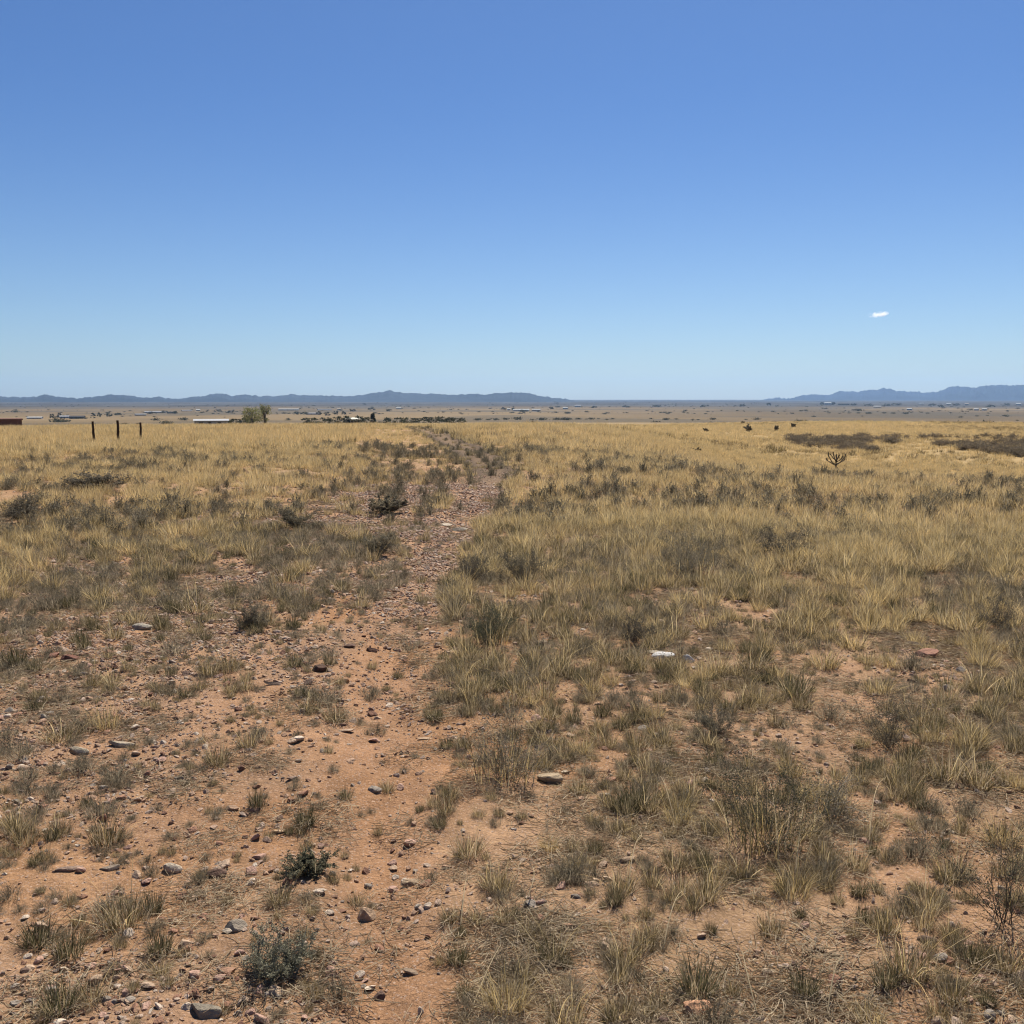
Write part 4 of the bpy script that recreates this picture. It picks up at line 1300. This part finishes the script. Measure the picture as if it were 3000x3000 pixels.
plain_bush(1497, 808, 10, 12, 'squat dark bush farthest right of those dotting the plain')
plain_bush(205, 842, 12, 26, 'low grey green bush in yellow grass below the fence posts')
plain_bush(1068, 822, 8, 12, 'small dark bush in yellow grass right of the far track')

# branching cactus standing above the grass on the right
def cholla(px, py, h):
    p = at(px, py)
    d = float(project(*p)[2])
    hh = h * K / F * d
    r = np.random.default_rng(3)
    root = bpy.data.objects.new('branching_cactus', None)
    COL.objects.link(root); root.location = p
    tag(root, 'spiny cactus with forked upright arms above yellow grass on the right', 'cactus')
    c = (.12, .11, .085)
    def arm(pts, rad):
        g = Geo()
        tube(g, pts, rad, c, 6)
        P = []
        for q in np.linspace(0, 1, 26):
            k = q * (len(pts) - 1); a = int(min(k, len(pts) - 2)); P.append(np.array(pts[a]) * (1 - (k - a)) + np.array(pts[a + 1]) * (k - a))
        P = np.repeat(np.array(P), 5, 0)
        n_ = len(P)
        a = r.uniform(0, 6.28, n_)
        o = np.stack((np.cos(a), np.sin(a), r.normal(0, .4, n_)), 1) * rad[0] * 2.0
        leaves(g, r, P + o * .5, rad[0] * 1.1, [((.16, .145, .11), 1), ((.10, .09, .07), 2)])
        return g
    R0 = hh * .024
    trunk = [(0, 0, -.05), (.01, 0, hh * .25), (-.01, 0, hh * .5)]
    link('trunk', arm(trunk, np.array([R0 * 1.2] * 3)).mesh('trunk', M_twig), root)
    for (ax, ay, bz, lx, lz) in ((-.30, .05, .28, -.38, .95), (-.12, -.1, .45, -.16, 1.05), (.08, .1, .45, .10, .9), (.26, -.05, .30, .38, 1.0), (.30, .1, .25, .47, .58), (-.32, -.1, .22, -.50, .66), (-.2, .1, .5, -.27, .8), (.16, .0, .55, .22, .82), (.0, -.1, .5, -.04, .78), (.33, .0, .42, .40, .72)):
        lx, lz, ax = lx + r.normal(0, .05), lz * r.uniform(.85, 1.08), ax + r.normal(0, .04)
        pts = [(0, 0, bz * hh), (ax * hh * .7, ay * hh, (bz + .10) * hh), (lx * hh, ay * hh * 1.3, (bz + lz) * .62 * hh), (lx * hh * 1.02, ay * hh * 1.3, lz * hh)]
        link('arm', arm(pts, np.array([R0] * 4)).mesh('arm', M_twig), root)
cholla(1577, 886, 34)

# ------------------------------------------------------------------ fence posts
def post(px, base_y, top_y, dist, lean, rad, label):
    x, y, z = far_at(px, dist)
    up = (966 - top_y) * K / F
    el = tan(math.atan(up) - PITCH)
    top = CAM_H + el * y
    h = top - z
    r = np.random.default_rng(int(px))
    g = Geo()
    n = 9
    pts = [(lean * h * t + r.normal(0, .004), r.normal(0, .004), -.2 + (h + .2) * t) for t in np.linspace(0, 1, n)]
    tube(g, pts, rad * (1.08 - .2 * np.linspace(0, 1, n)) * r.uniform(.93, 1.07, n), (.06, .04, .028), 9)
    o = link('fence_post', g.mesh('fence_post', M_wood, False), None, (x, y, z))
    tag(o, label, 'fence post', 'old fence posts on the left')
post(175, 820, 795, 39, -.06, .045, 'leftmost old wooden fence post, its top tilting left')
post(220, 822, 793, 39, .0, .047, 'middle old wooden fence post, thickest and upright')
post(262, 822, 797, 40, .03, .042, 'shortest old wooden fence post, right of the other two')

# ------------------------------------------------------------------ far buildings and trees
def box(g, x0, x1, y0, y1, z0, z1, c):
    v = [(x, y, z) for z in (z0, z1) for x, y in ((x0, y0), (x1, y0), (x1, y1), (x0, y1))]
    f = [3, 2, 1, 0, 4, 5, 6, 7, 0, 1, 5, 4, 1, 2, 6, 5, 2, 3, 7, 6, 3, 0, 4, 7]
    g.add(v, f, [4] * 6, c)

M_paint = plain('painted_wall', (1, 1, 1), .7, .12, 1.5, .3, True)
M_roof = plain('sheet_roof', (1, 1, 1), .9, .12, 1.5, .08, True)

def house(p, w, dpt, h, rise, wall, roof, label, name='house', cat='house', group='far houses in the valley', yaw=0.0, detail=True):
    root = bpy.data.objects.new(name, None)
    COL.objects.link(root); root.location = p; root.rotation_euler = (0, 0, yaw - math.atan2(p[0], p[1]))
    tag(root, label, cat, group)
    g = Geo(); box(g, -w / 2, w / 2, -dpt / 2, dpt / 2, -1.5, h, wall)
    if rise > 0:   # gables
        g.add([(-w / 2, -dpt / 2, h), (-w / 2, dpt / 2, h), (-w / 2, 0, h + rise)], [0, 2, 1], [3], wall)
        g.add([(w / 2, -dpt / 2, h), (w / 2, dpt / 2, h), (w / 2, 0, h + rise)], [0, 1, 2], [3], wall)
    link('wall', g.mesh('wall', M_paint), root)
    g = Geo()
    e, t = .5, .18
    if rise > 0:
        for s in (-1, 1):
            q = [(-w / 2 - e, s * (dpt / 2 + e), h - rise * e / (dpt / 2) + .02), (w / 2 + e, s * (dpt / 2 + e), h - rise * e / (dpt / 2) + .02), (w / 2 + e, 0, h + rise + .02), (-w / 2 - e, 0, h + rise + .02)]
            v = q + [(a, b, c + t) for a, b, c in q]
            g.add(v, [0, 1, 2, 3, 7, 6, 5, 4, 0, 4, 5, 1, 1, 5, 6, 2, 2, 6, 7, 3, 3, 7, 4, 0], [4] * 6, roof)
    else:
        box(g, -w / 2 - .25, w / 2 + .25, -dpt / 2 - .25, dpt / 2 + .25, h + .003, h + .3, roof)
    link('roof', g.mesh('roof', M_roof), root)
    if detail:
        g = Geo(); box(g, -w * .05 - .5, -w * .05 + .5, -dpt / 2 - .04, -dpt / 2 + .03, -.4, min(2.1, h * .8), (.05, .04, .035))
        link('door', g.mesh('door', M_paint), root)
        for sx in (-.3, .25):
            g = Geo(); box(g, w * sx - .7, w * sx + .7, -dpt / 2 - .04, -dpt / 2 + .03, h * .35, h * .75, (.03, .035, .045))
            link('window', g.mesh('window', M_roof), root)

def tree(p, h, w, label, crown_pal, name='juniper_tree', cat='tree', group='far dark trees', shape='round', dens=420, sub=None, leaf=None):
    root = bpy.data.objects.new(name, None)
    COL.objects.link(root); root.location = p
    tag(root, label, cat, group)
    seed = int(abs(p[0]) * 13 + abs(p[1]) * 7) % 99991
    r = np.random.default_rng(seed)
    tr = Geo()
    nb = 1 if shape != 'open' else 5
    lf = Geo()
    for b in range(nb):
        ox = r.normal(0, w * .06)
        lx = r.uniform(-.32, .32) * w if nb > 1 else 0
        ly = r.uniform(-.2, .2) * w if nb > 1 else 0
        hh = h * (r.uniform(.7, .95) if nb > 1 else .8)
        pts = [(ox, 0, -.8), (ox + lx * .25, ly * .3, hh * .3), (ox + lx * .7, ly * .7, hh * .65), (ox + lx, ly, hh)]
        tube(tr, pts, h * .03 * np.array((1, .8, .5, .15)), (.13, .10, .075), 6)
        for k in range(7):
            q = np.array(pts[r.integers(1, 3)]) * .5 + np.array(pts[3]) * .5
            e = q + np.array((r.normal(0, w * .2), r.normal(0, w * .2), r.uniform(.05, .28) * h))
            tube(tr, [q, (q + e) / 2 + r.normal(0, .1, 3), e], h * .009 * np.array((1, .7, .3)), (.15, .12, .09), 4)
    link('trunk', tr.mesh('trunk', M_twig), root)
    nc = max(10, dens // 16)
    if shape == 'cone':
        t = r.uniform(.06, 1, nc) ** .8
        rad = (1 - t) ** .8 * w * .5 + .1
        zc = t * h
    elif shape == 'open':
        zc = r.uniform(.22, 1.0, nc) * h
        rad = w * .5 * np.sin(np.clip(zc / h, 0, 1) * 2.6) ** .6
    else:
        zc = r.uniform(.1, .98, nc) * h
        rad = w * .5 * np.sqrt(np.clip(1 - ((zc / h - .42) / .6) ** 2, .02, 1))
    a = r.uniform(0, 6.28, nc); q = np.sqrt(r.uniform(.1, 1, nc))
    C = np.stack((np.cos(a) * rad * q, np.sin(a) * rad * q, zc), 1)
    P = np.repeat(C, 16, 0) + r.normal(0, 1, (nc * 16, 3)) * np.array((w * .07, w * .07, h * .05))
    P[:, 2] = np.maximum(P[:, 2], .05 * h)
    leaves(lf, r, P, leaf or max(.3, h * .085), crown_pal)
    link('crown', lf.mesh('crown', M_leaf), root)

DKTREE = [((.055, .062, .036), 3), ((.075, .078, .044), 3), ((.040, .045, .030), 2)]
SPRING = [((.25, .25, .10), 3), ((.32, .29, .13), 3), ((.17, .18, .08), 2)]

# rust coloured shed at the left edge, just over the rise
house(far_at(-66, 280), 24, 9, 2.2, 0, (.10, .042, .028), (.15, .08, .06), 'rust brown flat roofed shed at the left edge of the plain', 'shed', 'shed', 'far houses in the valley')
# budding cottonwoods
tree(far_at(474, 400), 6.6, 7.0, 'bushy yellow green tree, left of the pair over the rise', SPRING, 'cottonwood_tree', 'tree', 'green trees over the rise', 'open', 2200, leaf=.26)
tree(far_at(499, 405), 7.9, 5.0, 'taller open topped green tree, right of the pair over the rise', SPRING, 'cottonwood_tree', 'tree', 'green trees over the rise', 'open', 1100, leaf=.26)
house(far_at(397, 430), 13, 7, 1.8, .55, (.26, .26, .25), (.38, .385, .39), 'low house with pale roof, left of the green tree pair', 'house', 'house')
for i, (px, h, w, lab) in enumerate(((425, 2.4, 6, 'low dark tree right beside the pale roofed house'), (444, 2.6, 6, 'dark tree between the pale roofed house and the green trees'), (460, 2.9, 5, 'dark tree touching the left side of the green trees'))):
    tree(far_at(px, 440 + 3 * i), h, w, lab, DKTREE)
ROWT = [(576, 2.8, 5, 'first dark tree at the left end of the tree row'), (592, 2.8, 6, 'second dark tree from the left end of the tree row'), (610, 3.0, 6, 'third dark tree from the left end of the tree row'),
        (627, 3.3, 6, 'fourth dark tree from the left end of the tree row'), (641, 3.4, 5, 'fifth tree from the left end, before a gap with pale roof'), (653, 3.7, 4, 'tree just left of the gap with the pale roof'),
        (677, 3.6, 5, 'tree just right of the gap with the pale roof'), (689, 3.6, 5, 'dark tree left of the pointed conifer in the row'), (731, 3.2, 4, 'lone round tree right of the pointed conifer'),
        (752, 2.8, 6, 'dark tree at the left end of the low far hedge line'), (766, 2.9, 6, 'low dark tree second in the far hedge line'), (782, 2.6, 6, 'low dark tree third in the far hedge line'),
        (803, 3.0, 6, 'low dark tree fourth in the far hedge line'), (818, 3.2, 6, 'low dark tree fifth in the far hedge line'), (832, 3.2, 6, 'low dark tree sixth in the far hedge line'), (850, 2.8, 5, 'low dark tree seventh in the far hedge line'), (868, 2.6, 6, 'last dark tree at the right end of the far hedge line')]
for i, (px, h, w, lab) in enumerate(ROWT):
    tree(far_at(px, 450 + (i % 3) * 4), h, w, lab, DKTREE, group='trees in the far dark row')
tree(far_at(703, 452), 4.7, 3.6, 'pointed dark conifer rising above the tree row', DKTREE, 'conifer_tree', 'tree', 'trees in the far dark row', 'cone', 700)
house(far_at(665, 462), 6, 6, 2.4, .6, (.5, .5, .42), (.62, .6, .5), 'small pale roof in the gap of the dark tree row', 'house', 'house')

# houses scattered over the valley floor: px, py of the foot, width px, height px, wall, roof
W_, G_, T_, D_ = (.38, .38, .365), (.26, .26, .27), (.36, .29, .22), (.06, .056, .055)
VAL = [(66, 790, 30, 4.5, G_, W_, 'long pale roofed house among dark trees at far left'),
       (122, 789, 20, 6, G_, G_, 'grey house left of a long dark shed, far left'),
       (146, 790, 30, 7, D_, D_, 'long dark shed with trees at far left'),
       (265, 784, 22, 4, D_, G_, 'dark low shed alone on the left valley floor'),
       (293, 779, 44, 3.5, G_, G_, 'long grey building on the left valley floor'),
       (322, 780, 14, 4, D_, D_, 'small dark building right of the long grey building'),
       (374, 775, 8, 3.5, W_, W_, 'small white house above the pale roofed house'),
       (352, 776, 22, 3, T_, G_, 'tan low building left of the small white house'),
       (545, 774, 44, 3.5, W_, W_, 'long pale building above the dark tree row, left part'),
       (612, 774, 30, 3.0, W_, G_, 'pale house above the middle of the dark tree row'),
       (590, 782, 26, 4, G_, G_, 'grey house among trees above the dark tree row'),
       (752, 772, 10, 4, W_, W_, 'white house alone, above the lone round tree'),
       (640, 773, 8, 3.5, W_, T_, 'small white house right of a pale house above the tree row'),
       (960, 774, 7, 4, W_, W_, 'tiny white house left of a long white building, centre'),
       (983, 775, 36, 4, W_, W_, 'long white building on the valley floor near the centre'),
       (1012, 775, 18, 4, T_, W_, 'cream building at the right end of the long white building'),
       (1067, 772, 11, 4.5, W_, W_, 'white house right of the long white building, centre'),
       (1090, 768, 13, 5, W_, G_, 'white house farthest right at the foot of the left hills'),
       (1562, 763.5, 14, 6, W_, W_, 'white house with dark trees under the right mountains'),
       (1592, 764, 24, 4, D_, D_, 'dark long building right of the white house under mountains'),
       (1655, 769, 16, 4, T_, W_, 'pale low house under the right mountains, left part'),
       (1716, 774, 10, 5, W_, W_, 'white house alone on the brown flat under the right mountains'),
       (1738, 763, 9, 3.5, W_, G_, 'small pale house high on the flat under the right mountains'),
       (1790, 764, 9, 4, T_, W_, 'cream house under the tallest right mountain'),
       (1824, 764, 8, 4, W_, T_, 'pale house right of the cream house under mountains'),
       (1842, 774.5, 9, 5, W_, W_, 'left one of two white houses side by side at right'),
       (1857, 774.5, 9, 5, W_, W_, 'right one of two white houses side by side at right'),
       (1958, 764.5, 10, 4, W_, W_, 'white house at the far right edge'),
       (1922, 764.5, 10, 4.5, W_, W_, 'white house near the right edge under mountains')]
for px, py, w, h, wc, rc, lab in VAL:
    p = at(px, py)
    if p is None:
        continue
    d = float(project(*p)[2])
    k = K / F * d
    house(p, w * k * .85, max(8, min(w * k * .5, 16)), h * k * .52, h * k * .28, wc, rc, lab, 'house', 'house', 'far houses in the valley', random.Random(int(px)).uniform(-.25, .25))
VT = [(98, 789, 8, 8), (112, 788, 9, 9), (176, 789, 10, 9), (188, 787, 9, 9), (205, 786, 6, 12), (223, 783, 4, 14), (286, 781, 4, 16), (310, 779, 4, 14), (330, 781, 5, 10),
      (412, 777, 4, 18), (435, 780, 5, 18), (560, 782, 5, 14), (575, 783, 6, 16), (602, 783, 7, 10), (618, 784, 6, 12), (634, 782, 7, 10), (648, 782, 6, 10), (665, 776, 4, 14), (700, 774, 4, 14),
      (735, 776, 4, 12), (950, 774, 5, 10), (968, 774, 5, 6), (1040, 772, 4, 10), (1120, 770, 4, 14), (1551, 764, 5, 7), (1573, 764, 5, 8), (1610, 765, 4, 12), (1640, 766, 4, 16), (1690, 765, 4, 22), (1672, 766, 4, 14),
      (1760, 766, 4, 14), (1775, 768, 4, 10), (1805, 765, 4, 14), (1870, 768, 4, 16), (1900, 765, 4, 14), (1450, 765, 5, 8), (1400, 767, 4, 12), (1330, 768, 4, 16), (1240, 768, 4, 18), (1180, 769, 4, 16)]
hs = [(v[0], v[1], v[6]) for v in VAL]
LAND_SAVE = LAND
names = {66: 'the long pale roofed house', 146: 'the long dark shed', 293: 'the long grey building', 374: 'the small white house', 590: 'the grey house among trees', 752: 'the lone white house',
         983: 'the long white building', 1067: 'the white centre house', 1090: 'the white hill foot house', 1562: 'the white house under mountains', 1716: 'the white house on brown flat', 1842: 'the two white houses', 1922: 'the white right edge house', 265: 'the dark low shed', 1655: 'the pale low house', 1790: 'the cream house'}
LAND = [(v[0], v[1], names[v[0]]) for v in VAL if v[0] in names]
for px, py, h, w in VT:
    p = at(px, py)
    if p is None:
        continue
    d = float(project(*p)[2]); k = K / F * d
    tree(p, h * k, w * k, where_label('dark far tree', px, py), MIDTREE if h < 6 else DKTREE, group='far trees in the valley', dens=260, leaf=k * 1.0)
LAND = LAND_SAVE

# ------------------------------------------------------------------ the one small cloud
def cloud():
    import bmesh
    dist = 15500
    u, v_ = (1655 - 966) * K / F, (594 - 966) * K / F
    dy = cos(PITCH) - v_ * sin(PITCH)
    p = (dist * u / dy, dist, CAM_H + dist * (-sin(PITCH) - v_ * cos(PITCH)) / dy)
    a = math.atan2(p[0], p[1])
    m, n, l = mat_new('cloud_vapour')
    out = n.new('ShaderNodeOutputMaterial')
    v = n.new('ShaderNodeVolumePrincipled')
    v.inputs['Color'].default_value = (1, 1, 1, 1)
    v.inputs['Anisotropy'].default_value = .45
    tc = n.new('ShaderNodeTexCoord')
    mp = n.new('ShaderNodeMapping'); mp.inputs['Location'].default_value = (3.1, .7, 0); mp.inputs['Scale'].default_value = (2.4, 1.6, .9)
    nz = n.new('ShaderNodeTexNoise'); nz.inputs['Scale'].default_value = 1.3; nz.inputs['Detail'].default_value = 4; nz.inputs['Roughness'].default_value = .6
    l.new(tc.outputs['Object'], mp.inputs[0]); l.new(mp.outputs[0], nz.inputs['Vector'])
    of = n.new('ShaderNodeVectorMath'); of.operation = 'ADD'; of.inputs[1].default_value = (-.25, 0, 0)
    l.new(tc.outputs['Object'], of.inputs[0])
    ln = n.new('ShaderNodeVectorMath'); ln.operation = 'LENGTH'
    l.new(of.outputs[0], ln.inputs[0])
    ad = n.new('ShaderNodeMath'); ad.operation = 'MULTIPLY_ADD'
    l.new(ln.outputs['Value'], ad.inputs[0]); ad.inputs[1].default_value = -.40
    l.new(nz.outputs[0], ad.inputs[2])
    mr = n.new('ShaderNodeMapRange')
    mr.inputs['From Min'].default_value = .18; mr.inputs['From Max'].default_value = .42
    mr.inputs['To Min'].default_value = 0; mr.inputs['To Max'].default_value = .020
    l.new(ad.outputs[0], mr.inputs['Value'])
    l.new(mr.outputs[0], v.inputs['Density'])
    l.new(v.outputs[0], out.inputs['Volume'])
    bm = bmesh.new(); bmesh.ops.create_icosphere(bm, subdivisions=3, radius=1)
    me = bpy.data.meshes.new('cloud'); bm.to_mesh(me); bm.free()
    me.materials.append(m)
    o = link('cloud', me, None, p, (0, R(-8), -a), (175, 125, 50))
    tag(o, 'small white wisp of cloud alone in the blue sky at right', 'cloud')
cloud()
